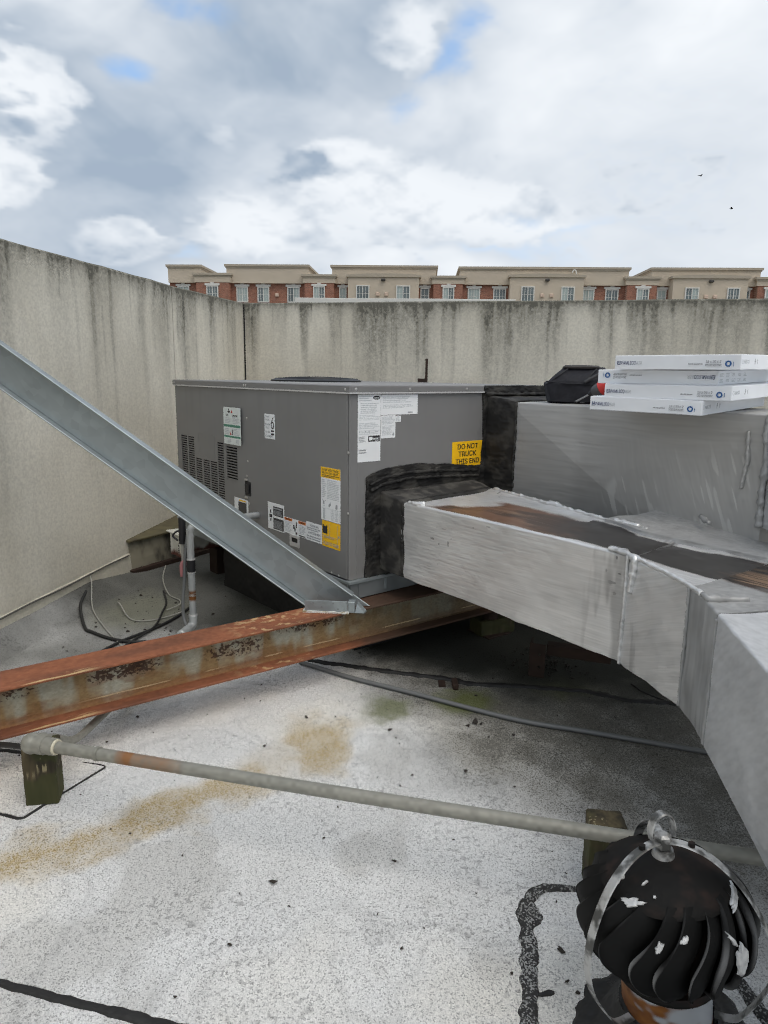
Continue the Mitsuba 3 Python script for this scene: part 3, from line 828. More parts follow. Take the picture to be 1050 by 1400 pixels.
# base rail and curb frame
add(un + '__base_flange', X(cat([bx([-UL - .02, -0.022, -0.014], [0.03, -0.008, -0.001]), bx([-0.02, -0.0075, -0.014], [0.03, UW, -0.001])]), Q), 'galvanised')
add(un + '__curb_frame', X(cat([cbox([-UL, -0.004, -0.108], [0.016, 0.05, -0.0145], 0.003), cbox([-0.034, 0.0505, -0.106], [0.018, UW, -0.0145], 0.003)]), Q), 'galvanised_dull')
add(un + '__roof_curb', X(displaced(bx([-1.80, 0.16, -0.50], [-0.16, 1.62, -0.109]), 0.012, 10, 9, 0.05), Q), 'tar_black', 40)
add(un + '__curb_frame__clip', X(cbox([0.0185, 0.235, -0.085], [0.022, 0.25, -0.02], 0.001), Q), 'galvanised')
add(un + '__curb_frame__clip', X(cbox([-0.012, -0.0075, -0.10], [0.0, -0.0045, -0.018], 0.001), Q), 'galvanised')


def screw(frame, x, y, z, r=0.006):
    s = trimesh.creation.icosphere(2, r)
    s.vertices[:, 2] = np.where(s.vertices[:, 2] > 0, s.vertices[:, 2] * 0.8, 0)
    w = trimesh.creation.cylinder(r * 1.35, 0.002, sections=14)
    add(un + '__screw', X(X(cat([s, w]), TR(x, y, z)), frame), 'screw_metal', 40)


for s, zz in ((1.086, 0.823), (1.085, 0.544), (1.100, 0.447), (1.080, 0.267), (0.006, 0.70), (0.006, 0.374), (0.157, 0.012), (0.088, 0.010)):
    screw(LEFTFACE, -s, zz, 0.006)
for s in (1.10, 1.075, 0.023, 2.17):
    screw(LEFTFACE, -s, 1.028, 0.0145)
for u in (0.028, 0.404, 0.856, 1.42):
    screw(RIGHTFACE, u, 1.029, 0.0145, 0.007)

# stickers: sheet + print; the flat print lies a hair above the sheet


def rect(x0, x1, y0, y1, z0=0.0, th=0.0006):
    return bx([x0, y0, z0], [x1, y1, z0 + th])


def words(x0, x1, y0, y1, rows, seed, fill=0.85, hgt=0.5, wl=(0.03, 0.12)):
    """Rows of word-like dashes."""
    r = np.random.default_rng(seed)
    out = []
    W_ = x1 - x0
    ph = (y1 - y0) / rows
    for i in range(rows):
        y = y1 - (i + 0.5) * ph
        x = x0
        end = x0 + W_ * min(1.0, fill * r.uniform(0.75, 1.2))
        while x < end:
            l = W_ * r.uniform(*wl)
            out.append(rect(x, min(x + l, end), y - ph * hgt / 2, y + ph * hgt / 2))
            x += l + W_ * 0.018
    return cat(out)


def text(s, x, y, h, bold=False, frame=None, wscale=1.0, depth=0.0006):
    m = meshkit.text_mesh(s, h, depth, bold)
    m.vertices[:, 0] *= wscale
    return X(m, TR(x, y, 0))


def text_c(s, xc, y, h, bold=False, width=None):
    m = meshkit.text_mesh(s, h, 0.0006, bold)
    lo, hi = m.bounds
    if width:
        m.vertices[:, 0] = (m.vertices[:, 0] - lo[0]) * width / (hi[0] - lo[0])
    else:
        m.vertices[:, 0] -= lo[0]
    w = m.bounds[1][0]
    return X(m, TR(xc - w / 2, y, 0))


class Sticker:
    def __init__(s, frame, off, x0, x1, y0, y1, sheet, tilt=0.0, name='sticker', label=None):
        s.m = frame @ TR(0, 0, off)
        if tilt:
            c = ((x0 + x1) / 2, (y0 + y1) / 2)
            s.m = s.m @ TR(c[0], c[1], 0) @ trimesh.transformations.rotation_matrix(math.radians(tilt), [0, 0, 1]) @ TR(-c[0], -c[1], 0)
        s.key = add(f'{un}__{name}', X(bx([x0, y0, 0], [x1, y1, 0.0012]), s.m), sheet)
        if label:
            labels[s.key] = {'label': label}

    def put(s, part, mesh, m, z=0.0015):
        add(f'{s.key}__{part}', X(X(mesh, TR(0, 0, z)), s.m), m)


L_OFF, C_OFF, R_OFF = 0.0062, 0.0004, -0.0009
# green barred refrigerant label
st = Sticker(LEFTFACE, C_OFF + 0.0115, -1.392, -1.156, 0.637, 0.882, 'sticker_pale', label='pale label with two green bars')
st.put('bar', cat([rect(-1.388, -1.160, 0.752, 0.768), rect(-1.388, -1.160, 0.682, 0.695)]), 'ink_green')
st.put('print', cat([words(-1.365, -1.275, 0.775, 0.815, 4, 1), words(-1.262, -1.165, 0.775, 0.822, 5, 2), words(-1.37, -1.29, 0.70, 0.745, 4, 3), words(-1.28, -1.17, 0.70, 0.745, 5, 4), words(-1.34, -1.29, 0.645, 0.675, 4, 5), words(-1.22, -1.18, 0.643, 0.675, 4, 6)]), 'ink_dim')
st.put('heading', cat([text('A2L', -1.350, 0.823, 0.012, True), text('CAUTION', -1.268, 0.823, 0.011, True), rect(-1.318, -1.306, 0.845, 0.872), rect(-1.328, -1.296, 0.848, 0.856), rect(-1.274, -1.264, 0.70, 0.735)]), 'ink_black')
st.put('mark', cat([trimesh.creation.extrude_polygon(Polygon([(-1.285, .845), (-1.262, .845), (-1.2735, .866)]), 0.0006, engine='earcut'), trimesh.creation.extrude_polygon(Polygon([(-1.305, .700), (-1.285, .700), (-1.295, .722)]), 0.0006, engine='earcut')]), 'ink_red')
# six label
st = Sticker(LEFTFACE, L_OFF, -0.861, -0.741, 0.712, 0.862, 'sticker_white', label='white label with a large 6')
st.put('numeral', cat([text_c('6', -0.767, 0.775, 0.068, False, 0.036), rect(-0.785, -0.752, 0.756, 0.766), rect(-0.785, -0.752, 0.737, 0.748)]), 'ink_black')
st.put('print', cat([text_c('STAY', -0.826, 0.840, 0.011, True, 0.045), text_c('BACK', -0.826, 0.822, 0.011, True, 0.045), text_c('WITHIN', -0.824, 0.793, 0.011, True, 0.056), text_c('FEET', -0.824, 0.775, 0.011, True, 0.045), text_c('ULTRA', -0.822, 0.748, 0.011, True, 0.05), text_c('FILAMENT', -0.806, 0.722, 0.013, True, 0.09)]), 'ink_grey')
# tall yellow headed label and the yellow one below it
st = Sticker(LEFTFACE, L_OFF, -0.256, -0.074, 0.304, 0.602, 'sticker_white', label='tall white label with a yellow head')
st.put('head', rect(-0.256, -0.074, 0.543, 0.602), 'sticker_yellow')
st.put('heading', cat([text_c('LOW VOLTAGE', -0.165, 0.582, 0.012, True, 0.155), text_c('ELECTRIC HEAT', -0.165, 0.566, 0.010, True, 0.15), words(-0.245, -0.085, 0.546, 0.562, 2, 9, 0.95)]), 'ink_black', 0.002)
st.put('print', cat([words(-0.248, -0.205, 0.43, 0.535, 10, 11), words(-0.197, -0.085, 0.425, 0.537, 12, 12, 0.95)] + [rect(-0.160 + 0.0125 * i, -0.159 + 0.0125 * i + .003, 0.310, 0.370) for i in range(7)] + [rect(-0.250, -0.078, 0.372, 0.374), rect(-0.235, -0.215, 0.31, 0.37)]), 'ink_dim')
st.put('drawing', cat([rect(-0.238, -0.222, 0.395, 0.412), rect(-0.244, -0.236, 0.416, 0.421), rect(-0.214, -0.208, 0.414, 0.419), rect(-0.230, -0.222, 0.382, 0.389), rect(-0.185, -0.168, 0.385, 0.393), rect(-0.178, -0.160, 0.393, 0.402), rect(-0.172, -0.160, 0.404, 0.409), rect(-0.117, -0.098, 0.380, 0.405)]), 'ink_grey')
st = Sticker(LEFTFACE, L_OFF, -0.245, -0.075, 0.153, 0.301, 'sticker_yellow', label='yellow label low by the corner')
st.put('drawing', cat([rect(-0.240, -0.196, 0.228, 0.270), rect(-0.240, -0.23, 0.270, 0.277), rect(-0.205, -0.196, 0.270, 0.277)]), 'ink_black')
st.put('print', cat([rect(-0.172, -0.170, 0.215, 0.29), rect(-0.098, -0.096, 0.19, 0.29), rect(-0.24, -0.096, 0.214, 0.2165), text_c('COMPRESSOR', -0.18, 0.203, 0.008, False, 0.10), text_c('PLUG TO CORD', -0.16, 0.165, 0.017, True, 0.145), rect(-0.092, -0.08, 0.222, 0.234)]), 'ink_grey')
# black window label
st = Sticker(LEFTFACE, L_OFF, -0.840, -0.650, 0.149, 0.318, 'sticker_white', label='white label with two dark fields')
st.put('dark_field', rect(-0.775, -0.660, 0.240, 0.298), 'screen_dark')
st.put('dark_field', rect(-0.775, -0.655, 0.155, 0.226), 'screen_dark')
st.put('symbol', cat([rect(-0.812, -0.801, 0.25, 0.272), rect(-0.822, -0.808, 0.222, 0.243), rect(-0.806, -0.79, 0.222, 0.243), rect(-0.812, -0.80, 0.20, 0.218)]), 'ink_black')
st.put('print', cat([words(-0.77, -0.665, 0.278, 0.295, 1, 21), words(-0.765, -0.668, 0.245, 0.275, 6, 22, 1.0), words(-0.765, -0.668, 0.160, 0.212, 9, 23, 1.0)]), 'ink_grey', 0.002)
# two warning labels in the strip
st = Sticker(LEFTFACE, L_OFF, -0.648, -0.410, 0.158, 0.254, 'sticker_white', label='white warning label with orange heads')
st.put('head', cat([rect(-0.645, -0.560, 0.236, 0.252), rect(-0.490, -0.412, 0.237, 0.253)]), 'ink_orange')
st.put('heading', cat([text_c('WARNING', -0.603, 0.240, 0.009, True, 0.06), text_c('WARNING', -0.451, 0.241, 0.009, True, 0.06)]), 'ink_black', 0.002)
st.put('print', cat([words(-0.64, -0.565, 0.165, 0.23, 8, 31), words(-0.485, -0.415, 0.175, 0.232, 7, 32)]), 'ink_dim')
st.put('symbol', cat([rect(-0.548, -0.532, 0.195, 0.218), rect(-0.535, -0.522, 0.182, 0.20), rect(-0.518, -0.508, 0.205, 0.24), rect(-0.52, -0.505, 0.165, 0.178), rect(-0.485, -0.42, 0.162, 0.168)]), 'ink_black')
st = Sticker(LEFTFACE, L_OFF, -0.409, -0.249, 0.157, 0.266, 'sticker_white', label='white label with heavy black lines of text')
st.put('heading', cat([text_c('WARNING', -0.325, 0.242, 0.012, True, 0.085), text_c('AVERTISSEMENT', -0.325, 0.197, 0.013, True, 0.13)]), 'ink_grey')
st.put('print', cat([words(-0.40, -0.262, 0.216, 0.238, 2, 41, 0.95), words(-0.40, -0.262, 0.162, 0.19, 2, 42, 0.95)]), 'ink_grey')
# small dark label beside the latch
st = Sticker(LEFTFACE, C_OFF, -1.292, -1.102, 0.150, 0.283, 'sticker_white', label='white label with a dark field behind the brace')
st.put('dark_field', rect(-1.235, -1.125, 0.155, 0.260), 'screen_dark')
st.put('bar', rect(-1.225, -1.135, 0.265, 0.274), 'sticker_yellow')
# rating plate and leaflets on the short side
st = Sticker(RIGHTFACE, R_OFF + 0.0005, 0.0515, 0.207, 0.645, 1.002, 'sticker_white', name='rating_plate', label='large white rating plate')
ov = trimesh.creation.cylinder(1, 0.0006, sections=32)
ov.vertices *= [0.024, 0.0105, 1]
st.put('badge', X(ov, TR(0.177, 0.985, 0.0003)), 'ink_black')
st.put('badge_lettering', text_c('carrier', 0.177, 0.9815, 0.0075, True, 0.034), 'sticker_white', 0.002)
st.put('print', cat([words(0.058, 0.148, 0.965, 0.998, 3, 51), words(0.07, 0.20, 0.90, 0.96, 6, 52, 0.9), words(0.06, 0.20, 0.865, 0.897, 4, 53, 1.0, 0.4, (0.02, 0.05)), words(0.06, 0.20, 0.82, 0.855, 4, 54, 0.95), words(0.06, 0.20, 0.79, 0.815, 3, 55, 0.9, 0.5, (0.02, 0.05))]), 'ink_dim')
st.put('print', cat([words(0.058, 0.105, 0.75, 0.783, 4, 56, 0.8), words(0.058, 0.11, 0.688, 0.715, 2, 57, 0.9, 0.5), rect(0.06, 0.065, 0.803, 0.811), rect(0.10, 0.106, 0.803, 0.811), rect(0.125, 0.132, 0.803, 0.811), rect(0.17, 0.19, 0.802, 0.806)]), 'ink_grey')
st.put('brand_block', rect(0.122, 0.202, 0.752, 0.784), 'ink_black')
st.put('brand_lettering', cat([rect(0.128, 0.150, 0.760, 0.778), text_c('seal', 0.172, 0.763, 0.011, True, 0.04), rect(0.17, 0.195, 0.757, 0.759)]), 'sticker_white', 0.002)
st = Sticker(RIGHTFACE, R_OFF, 0.209, 0.476, 0.892, 1.001, 'sticker_white', label='wide white notice beside the rating plate')
st.put('print', cat([words(0.222, 0.46, 0.955, 0.992, 4, 61, 0.9), words(0.222, 0.44, 0.925, 0.948, 3, 62, 0.9)]), 'ink_dim')
st.put('stamp', rect(0.402, 0.440, 0.899, 0.906), 'ink_grey')
st = Sticker(RIGHTFACE, R_OFF, 0.211, 0.313, 0.766, 0.889, 'sticker_white', label='small square notice below the wide one')
st.put('print', cat([words(0.217, 0.308, 0.84, 0.884, 6, 71, 0.95), words(0.217, 0.300, 0.78, 0.835, 8, 72, 0.95)]), 'ink_dim')
st.put('stamp', rect(0.293, 0.303, 0.778, 0.793), 'ink_grey')
st = Sticker(RIGHTFACE, R_OFF, 0.3145, 0.352, 0.851, 0.885, 'sticker_white', label='smallest square notice')
st.put('print', words(0.317, 0.349, 0.854, 0.882, 5, 81, 0.8), 'ink_dim')
# DO NOT TRUCK THIS END
st = Sticker(RIGHTFACE, R_OFF, 0.763, 1.025, 0.566, 0.718, 'sticker_yellow', tilt=0.4, label='yellow sign reading DO NOT TRUCK THIS END')
st.put('lettering', cat([text_c('DO NOT', 0.898, 0.672, 0.030, True, 0.178), text_c('TRUCK', 0.895, 0.628, 0.030, True, 0.155), text_c('THIS END', 0.897, 0.582, 0.030, True, 0.205)]), 'ink_black')
# latch and inset handle
add(un + '__latch', X(cat([cbox([-1.166, 0.318, 0.0], [-1.092, 0.412, 0.012], 0.003), cbox([-1.155, 0.335, 0.012], [-1.105, 0.395, 0.02], 0.004)]), LEFTFACE @ TR(0.04, 0, -.002)), 'black_plastic')
add(un + '__latch__pin', X(cbox([-1.128, 0.415, 0.0], [-1.09, 0.428, 0.014], 0.003), LEFTFACE), 'screw_metal')
add(un + '__latch__pin', X(cbox([-1.128, 0.298, 0.0], [-1.09, 0.312, 0.014], 0.003), LEFTFACE), 'screw_metal')
hf = sbox(-0.583, 0.088, -0.480, 0.158).difference(sbox(-0.565, 0.112, -0.497, 0.142))
hd = add(un + '__handle', X(X(trimesh.creation.extrude_polygon(hf, 0.006, engine='earcut'), TR(0, 0, L_OFF)), LEFTFACE), 'bright_lip')
add(hd + '__recess', X(bx([-0.564, 0.113, L_OFF], [-0.498, 0.141, L_OFF + 0.001]), LEFTFACE), 'hollow_black')

# ------------------------------------------------------------------ ducts


def loft(stations, nz=10, nt=10, amp=0.004, freq=7, seed=0, rim=0.0, rnd=0.010, step=0.03, caps=(True, True)):
    """stations: (front v, front u, back v, back u, z bottom, z top); a box duct lofted through them, coated unevenly."""
    S = resample(np.array(stations, float), step)
    rows = []
    for fv, fu, bv, bu, zb, zt in S:
        F, B = np.array([fv, fu]), np.array([bv, bu])
        wdt = np.linalg.norm(B - F)
        dirn = (B - F) / wdt
        prof = []
        for t in np.linspace(0, 1, nz):
            prof.append((0.0, zb + rnd + (zt - zb - 2 * rnd) * t))
        prof.append((rnd * 0.3, zt - rnd * 0.3))
        for t in np.linspace(0, 1, nt):
            o = rnd + (wdt - 2 * rnd) * t
            e = min(o, wdt - o)
            prof.append((o, zt - rim * float(np.clip((e - 0.015) / 0.05, 0, 1))))
        prof.append((wdt - rnd * 0.3, zt - rnd * 0.3))
        for t in np.linspace(0, 1, nz):
            prof.append((wdt, zt - rnd - (zt - zb - 2 * rnd) * t))
        prof.append((wdt - rnd * 0.3, zb + rnd * 0.3))
        prof.append((rnd * 0.3, zb + rnd * 0.3))
        rows.append([[*(F + dirn * o), z] for o, z in prof])
    v = np.array(rows)
    m = v.shape[1]
    g = grid_mesh(v, True)
    faces = [g.faces]
    for i, on in ((0, caps[0]), (len(rows) - 1, caps[1])):
        if on:
            faces.append(np.array([[i * m, i * m + j, i * m + j + 1] for j in range(1, m - 1)]))
    g = trimesh.Trimesh(g.vertices, np.vstack(faces), process=False)
    g.fix_normals()
    if amp:
        n = meshkit.fbm(g.vertices * freq, 4, seed) - 0.5
        n2 = meshkit.fbm(g.vertices * freq * 5, 3, seed + 3) - 0.5
        g = trimesh.Trimesh(g.vertices + g.vertex_normals * (amp * 2 * n + amp * 0.5 * n2)[:, None], g.faces, process=False)
    return g


def lump(mesh_pts, r, seed, amp=0.5):
    """A bead of mastic through the points (local v, u, z)."""
    p = resample(np.array(mesh_pts, float), max(0.006, r * 0.6))
    rr = r * (0.75 + 1.3 * amp * (meshkit.fbm(p * 35, 3, seed) - 0.4))
    t = tube(p, np.maximum(rr, r * 0.3), 9)
    n = meshkit.fbm(t.vertices * 60, 3, seed + 1) - 0.5
    return trimesh.Trimesh(t.vertices + t.vertex_normals * (n * r * 0.9)[:, None], t.faces, process=False)


sd = thing('supply_duct', 'lower silver coated duct leaving the unit and turning towards the viewer', 'duct')
ZB, ZT = 0.030, 0.445
F0 = (0.20, 0.205)
add(sd + '__collar', X(loft([(-0.004, 0.208, -0.004, 0.965, 0.032, 0.478), (0.10, 0.206, 0.10, 0.955, 0.032, 0.462), (0.215, 0.205, 0.17, 0.945, ZB + 0.002, ZT + 0.002)], amp=0.006, seed=3, freq=12, step=0.02), Q), 'brown_mastic', 40)
add(sd + '__straight_section', X(loft([(0.192, 0.203, 0.150, 0.95, ZB, ZT), (0.69, 0.201, 0.69, 0.80, 0.018, ZT), (1.25, 0.198, 1.25, 0.655, 0.0, ZT - .004), (1.525, 0.190, 1.50, 0.63, -0.006, ZT - .010)], nz=14, nt=26, rim=0.014, amp=0.008, freq=6, seed=4), Q), 'silver_coat', 40)
add(sd + '__elbow_section', X(loft([(1.528, 0.188, 1.51, 0.63, -0.008, ZT - .012), (1.70, 0.105, 1.72, 0.63, -0.012, ZT - .016), (1.855, 0.028, 1.88, 0.62, -0.014, ZT - .022)], nz=14, nt=22, rim=0.012, amp=0.009, freq=7, seed=5), Q), 'silver_coat', 40)
add(sd + '__corner_gore', X(loft([(1.857, 0.027, 1.90, 0.618, -0.014, ZT - .022), (1.94, -0.045, 2.08, 0.52, -0.02, ZT - .027), (2.03, -0.150, 2.27, 0.35, -0.02, ZT - .030)], nt=18, rim=0.004, amp=0.006, seed=6, freq=10), Q), 'gore_mastic', 40)
RUND = np.array([0.64, -0.77]) / np.hypot(0.64, 0.77)
fa, ba = np.array([2.034, -0.152]), np.array([2.41, 0.160])
fe, be = fa + RUND * 3.4, ba + RUND * 3.4
SILV2 = mat('silver_run', lambda p, n, uv: mi.Color3f(0.66, 0.665, 0.67) * (0.62 + 0.28 * fbm(p.x * 70 + p.z * 30 + p.y * 12, p.y * 24, p.z * 45 + p.y * 25, octaves=3) + 0.42 * fbm(p.x * 6, p.y * 6, p.z * 6, octaves=4)),
            0.46, metallic=0.5, bump=lambda p, n, uv: fbm(p.x * 150 + p.z * 40, p.y * 6, p.z * 70, octaves=2) + 2.2 * fbm(p.x * 9, p.y * 9, p.z * 9, octaves=3), bscale=0.0030, eps=2e-3)
add(sd + '__long_run', X(loft([(fa[0], fa[1], ba[0] - 0.13, ba[1] + .17, -0.022, ZT - .030), (fa[0] + .2 * RUND[0], fa[1] + .2 * RUND[1], ba[0], ba[1], -0.022, ZT - .030), (fe[0], fe[1], be[0], be[1], -0.03, ZT - .03)], nt=16, rim=0.006, amp=0.004, seed=7, step=0.04), Q), SILV2, 40)
# mastic beads and lumps at the joints
add(sd + '__mastic_bead', X(lump([(1.53, 0.183, -0.005), (1.528, 0.183, 0.1), (1.53, 0.183, 0.2), (1.535, 0.180, 0.30), (1.53, 0.180, 0.40), (1.53, 0.185, 0.437)], 0.009, 11, 0.9), Q), 'silver_coat', True)
add(sd + '__mastic_bead', X(lump([(1.56, 0.166, 0.30), (1.568, 0.160, 0.36), (1.575, 0.158, 0.41), (1.57, 0.165, 0.437), (1.50, 0.21, 0.443), (1.44, 0.205, 0.443)], 0.013, 12, 1.0), Q), 'silver_coat', True)
add(sd + '__mastic_bead', X(lump([(1.44, 0.192, 0.445), (1.52, 0.196, 0.440), (1.62, 0.150, 0.436), (1.72, 0.103, 0.433), (1.80, 0.060, 0.428), (1.88, 0.01, 0.424), (1.92, -0.02, 0.422)], 0.011, 13, 1.0), Q), 'silver_coat', True)
add(sd + '__mastic_bead', X(lump([(1.86, 0.022, -0.005), (1.86, 0.021, 0.15), (1.86, 0.02, 0.3), (1.858, 0.02, 0.42)], 0.007, 14, 0.6), Q), 'grey_mastic', True)
add(sd + '__mastic_bead', X(lump([(2.033, -0.155, -0.01), (2.034, -0.156, 0.1), (2.034, -0.156, 0.25), (2.033, -0.155, 0.40)], 0.007, 15, 0.6), Q), 'grey_mastic', True)
add(sd + '__mastic_bead', X(lump([(1.93, -0.035, 0.424), (1.96, -0.06, 0.425), (1.99, 0.0, 0.418), (2.03, 0.06, 0.416)], 0.011, 16, 1.0), Q), 'grey_mastic', True)
add(sd + '__mastic_bead', X(lump([(0.205, 0.205, 0.05), (0.20, 0.203, 0.2), (0.204, 0.203, 0.35), (0.20, 0.205, 0.44), (0.19, 0.4, 0.447), (0.172, 0.7, 0.447), (0.155, 0.92, 0.447)], 0.010, 17, 0.8), Q), 'black_mastic', True)
add(sd + '__mastic_bead', X(lump([(0.23, 0.215, 0.445), (0.30, 0.21, 0.449), (0.34, 0.235, 0.449)], 0.014, 18, 1.0), Q), 'silver_coat', True)
add(sd + '__mastic_bead', X(lump([(0.20, 0.93, 0.446), (0.5, 0.85, 0.446), (0.75, 0.78, 0.446), (1.0, 0.72, 0.444), (1.22, 0.66, 0.442), (1.34, 0.655, 0.44)], 0.013, 19, 0.9), Q), 'silver_coat', True)
add(sd + '__mastic_bead', X(lump([(0.69, 0.815, 0.448), (0.74, 0.795, 0.449), (0.78, 0.79, 0.446)], 0.017, 20, 1.0), Q), 'silver_coat', True)
add(sd + '__mastic_bead', X(lump([(1.16, 0.68, 0.446), (1.24, 0.668, 0.447), (1.30, 0.66, 0.444)], 0.018, 21, 1.0), Q), 'silver_coat', True)
# grey skirt of mastic between the lower duct and the upper one
sk = []
for t in np.linspace(0, 1, 26):
    v0 = 1.12 + 0.80 * t
    a = np.array([v0, 0.66 - 0.075 * np.clip((t - 0.05) * 4, 0, 1), 0.441 - 0.018 * t])
    b = np.array([1.16 + 0.56 * t, 1.06, 0.445 - 0.07 * t])
    e = 0.016 * (meshkit.fbm(np.array([[v0 * 14, 3, 0]]), 3, 2)[0] - 0.5)
    sk.append([a + [0, 0, -0.03], a + [0, -e, 0.012 + e * .3], 0.75 * a + 0.25 * b + [0, 0, 0.014 + e], 0.4 * a + 0.6 * b + [0, 0, 0.006 - e], b + [0, 0, 0.012]])
g = grid_mesh(np.array(sk))
if X(g, Q).face_normals[:, 2].mean() < 0:
    g.invert()
add(sd + '__mastic_skirt', X(g, Q), 'grey_mastic', True)
add(sd + '__mastic_bead', X(lump([(1.42, 0.98, 0.475), (1.46, 0.94, 0.47), (1.50, 0.90, 0.47)], 0.012, 22, 1.0), Q), 'grey_mastic', True)
# black mastic spread round the collar on the unit
pm = np.array([(0.100, 0.0), (0.112, 0.12), (0.104, 0.25), (0.107, 0.37), (0.110, 0.50), (0.113, 0.563), (0.16, 0.582), (0.209, 0.592), (0.27, 0.602), (0.342, 0.606), (0.42, 0.612), (0.509, 0.609), (0.60, 0.600), (0.66, 0.598), (0.778, 0.588), (0.90, 0.572), (1.06, 0.560), (1.10, 0.3), (1.05, 0.0)])
pm = resample(pm, 0.012)
pm = pm + 0.012 * (np.stack([meshkit.fbm(np.c_[pm * 40, pm[:, 0] * 0], 3, 8), meshkit.fbm(np.c_[pm * 40, pm[:, 0] * 0], 3, 9)], 1) - 0.5)
hole = sbox(0.25, 0.07, 0.92, 0.43)
plate = trimesh.creation.extrude_polygon(Polygon(pm).buffer(0).difference(hole), 0.012, engine='earcut')
plate = displaced(plate, 0.010, 22, 5, 0.022)
add(sd + '__mastic_spread', X(plate, RIGHTFACE @ TR(0, 0, -0.003)), 'black_mastic', 50)
labels[sd + '__mastic_spread'] = {'label': 'black mastic smeared round the duct collar'}
rid = []
for k_, (zz, off) in enumerate(((0.548, 0.010), (0.515, 0.014))):
    rid.append(lump([(off, 0.13, zz - 0.03), (off, 0.22, zz), (off, 0.4, zz + 0.018), (off, 0.6, zz + 0.012), (off, 0.8, zz), (off, 0.98, zz - 0.01)], 0.010, 30 + k_, 1.5))
add(sd + '__mastic_bead', X(cat(rid), Q), 'black_mastic', True)

rd = thing('return_duct', 'taller dull silver duct behind the lower one with boxes stacked on it', 'duct')
RU, RZT, RZB = 1.05, 0.958, 0.40
add(rd + '__straight_section', X(loft([(0.205, RU, 0.205, 1.66, 0.05, RZT), (1.0, RU, 1.0, 1.66, 0.05, RZT), (1.66, RU, 1.66, 1.66, 0.05, RZT)], nz=16, nt=14, amp=0.005, seed=14, freq=5), Q), 'silver_old', 40)
R2 = np.array([0.74, -0.67])
R2 /= np.linalg.norm(R2)
ra, rb = np.array([1.665, RU]), np.array([1.93, 1.66])
add(rd + '__long_run', X(loft([(ra[0], ra[1], 1.66, 1.655, 0.452, RZT), (ra[0] + .05 * R2[0], ra[1] + .05 * R2[1], rb[0], rb[1], 0.452, RZT), (ra[0] + 3.4 * R2[0], ra[1] + 3.4 * R2[1], rb[0] + 3.4 * R2[0], rb[1] + 3.4 * R2[1], 0.452, RZT)], nz=12, nt=10, amp=0.004, seed=15, step=0.05), Q), SILV2, 40)
add(rd + '__collar', X(loft([(-0.004, 1.045, -0.004, 1.66, 0.04, 0.985), (0.12, 1.042, 0.12, 1.66, 0.04, 0.978), (0.235, RU - .003, 0.235, 1.66, 0.05, RZT + 0.004)], nz=18, nt=14, amp=0.008, seed=16, freq=12, step=0.02), Q), 'black_mastic', 40)
pm = np.array([(1.008, 1.0), (1.015, 0.9), (1.02, 0.8), (1.024, 0.725), (1.018, 0.65), (1.014, 0.58), (1.01, 0.4), (1.7, 0.3), (1.7, 1.0)])
pm = resample(pm, 0.012)
pm = pm + 0.010 * (np.stack([meshkit.fbm(np.c_[pm * 40, pm[:, 0] * 0], 3, 18), meshkit.fbm(np.c_[pm * 40, pm[:, 0] * 0], 3, 19)], 1) - 0.5)
plate = displaced(trimesh.creation.extrude_polygon(Polygon(pm).buffer(0), 0.010, engine='earcut'), 0.008, 22, 15, 0.022)
add(rd + '__mastic_spread', X(plate, RIGHTFACE @ TR(0, 0, -0.002)), 'black_mastic', 50)
lidm = displaced(bx([0.0145, 1.008, LIDZ - .003], [0.021, UW + .01, UH + 0.001]), 0.004, 30, 25, 0.015)
add(rd + '__mastic_spread', X(lidm, Q), 'black_mastic', 50)
add(rd + '__mastic_bead', X(lump([(0.02, 1.02, 1.0), (0.03, 1.3, 0.995), (0.02, 1.66, 1.0)], 0.013, 40, 0.8), Q), 'black_mastic', True)
add(rd + '__mastic_bead', X(lump([(0.235, 1.05, 0.45), (0.232, 1.045, 0.6), (0.24, 1.045, 0.75), (0.236, 1.045, 0.93), (0.23, 1.06, 0.962), (0.23, 1.4, 0.963)], 0.010, 41, 0.9), Q), 'black_mastic', True)
add(rd + '__mastic_bead', X(lump([(1.655, 1.042, 0.46), (1.65, 1.04, 0.6), (1.655, 1.04, 0.75), (1.64, 1.042, 0.88), (1.645, 1.05, 0.955)], 0.016, 42, 1.0), Q), 'grey_mastic', True)
add(rd + '__mastic_bead', X(lump([(1.56, 1.043, 0.62), (1.575, 1.041, 0.75), (1.565, 1.041, 0.88)], 0.010, 43, 1.0), Q), 'silver_old', True)

# ------------------------------------------------------------------ rusty beam, white beam, brace
bd = np.array([math.cos(BA), math.sin(BA)])
BM = T4([[*bd, 0], [-bd[1], bd[0], 0], [0, 0, 1]], [BORG[0], BORG[1], 0.175])
sb = thing('steel_beam', 'rusty red steel beam crossing from the left frame to under the unit', 'beam')
X0, X1, BH, BW = -1.35, 3.3, 0.210, 0.193
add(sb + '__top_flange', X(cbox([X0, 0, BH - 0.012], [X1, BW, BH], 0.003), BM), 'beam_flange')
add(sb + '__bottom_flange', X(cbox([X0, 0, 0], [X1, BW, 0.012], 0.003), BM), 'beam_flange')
fil = Polygon([(BW / 2 - 0.005, 0.0119), (BW / 2 - 0.022, 0.0121), (BW / 2 - 0.010, 0.017), (BW / 2 - 0.005, 0.03), (BW / 2 - 0.005, BH - 0.03), (BW / 2 - 0.010, BH - 0.017), (BW / 2 - 0.022, BH - 0.0121), (BW / 2 + 0.022, BH - 0.0121),
               (BW / 2 + 0.010, BH - 0.017), (BW / 2 + 0.005, BH - 0.03), (BW / 2 + 0.005, 0.03), (BW / 2 + 0.010, 0.017), (BW / 2 + 0.022, 0.0121)])
wb = trimesh.creation.extrude_polygon(fil, X1 - X0, engine='earcut')
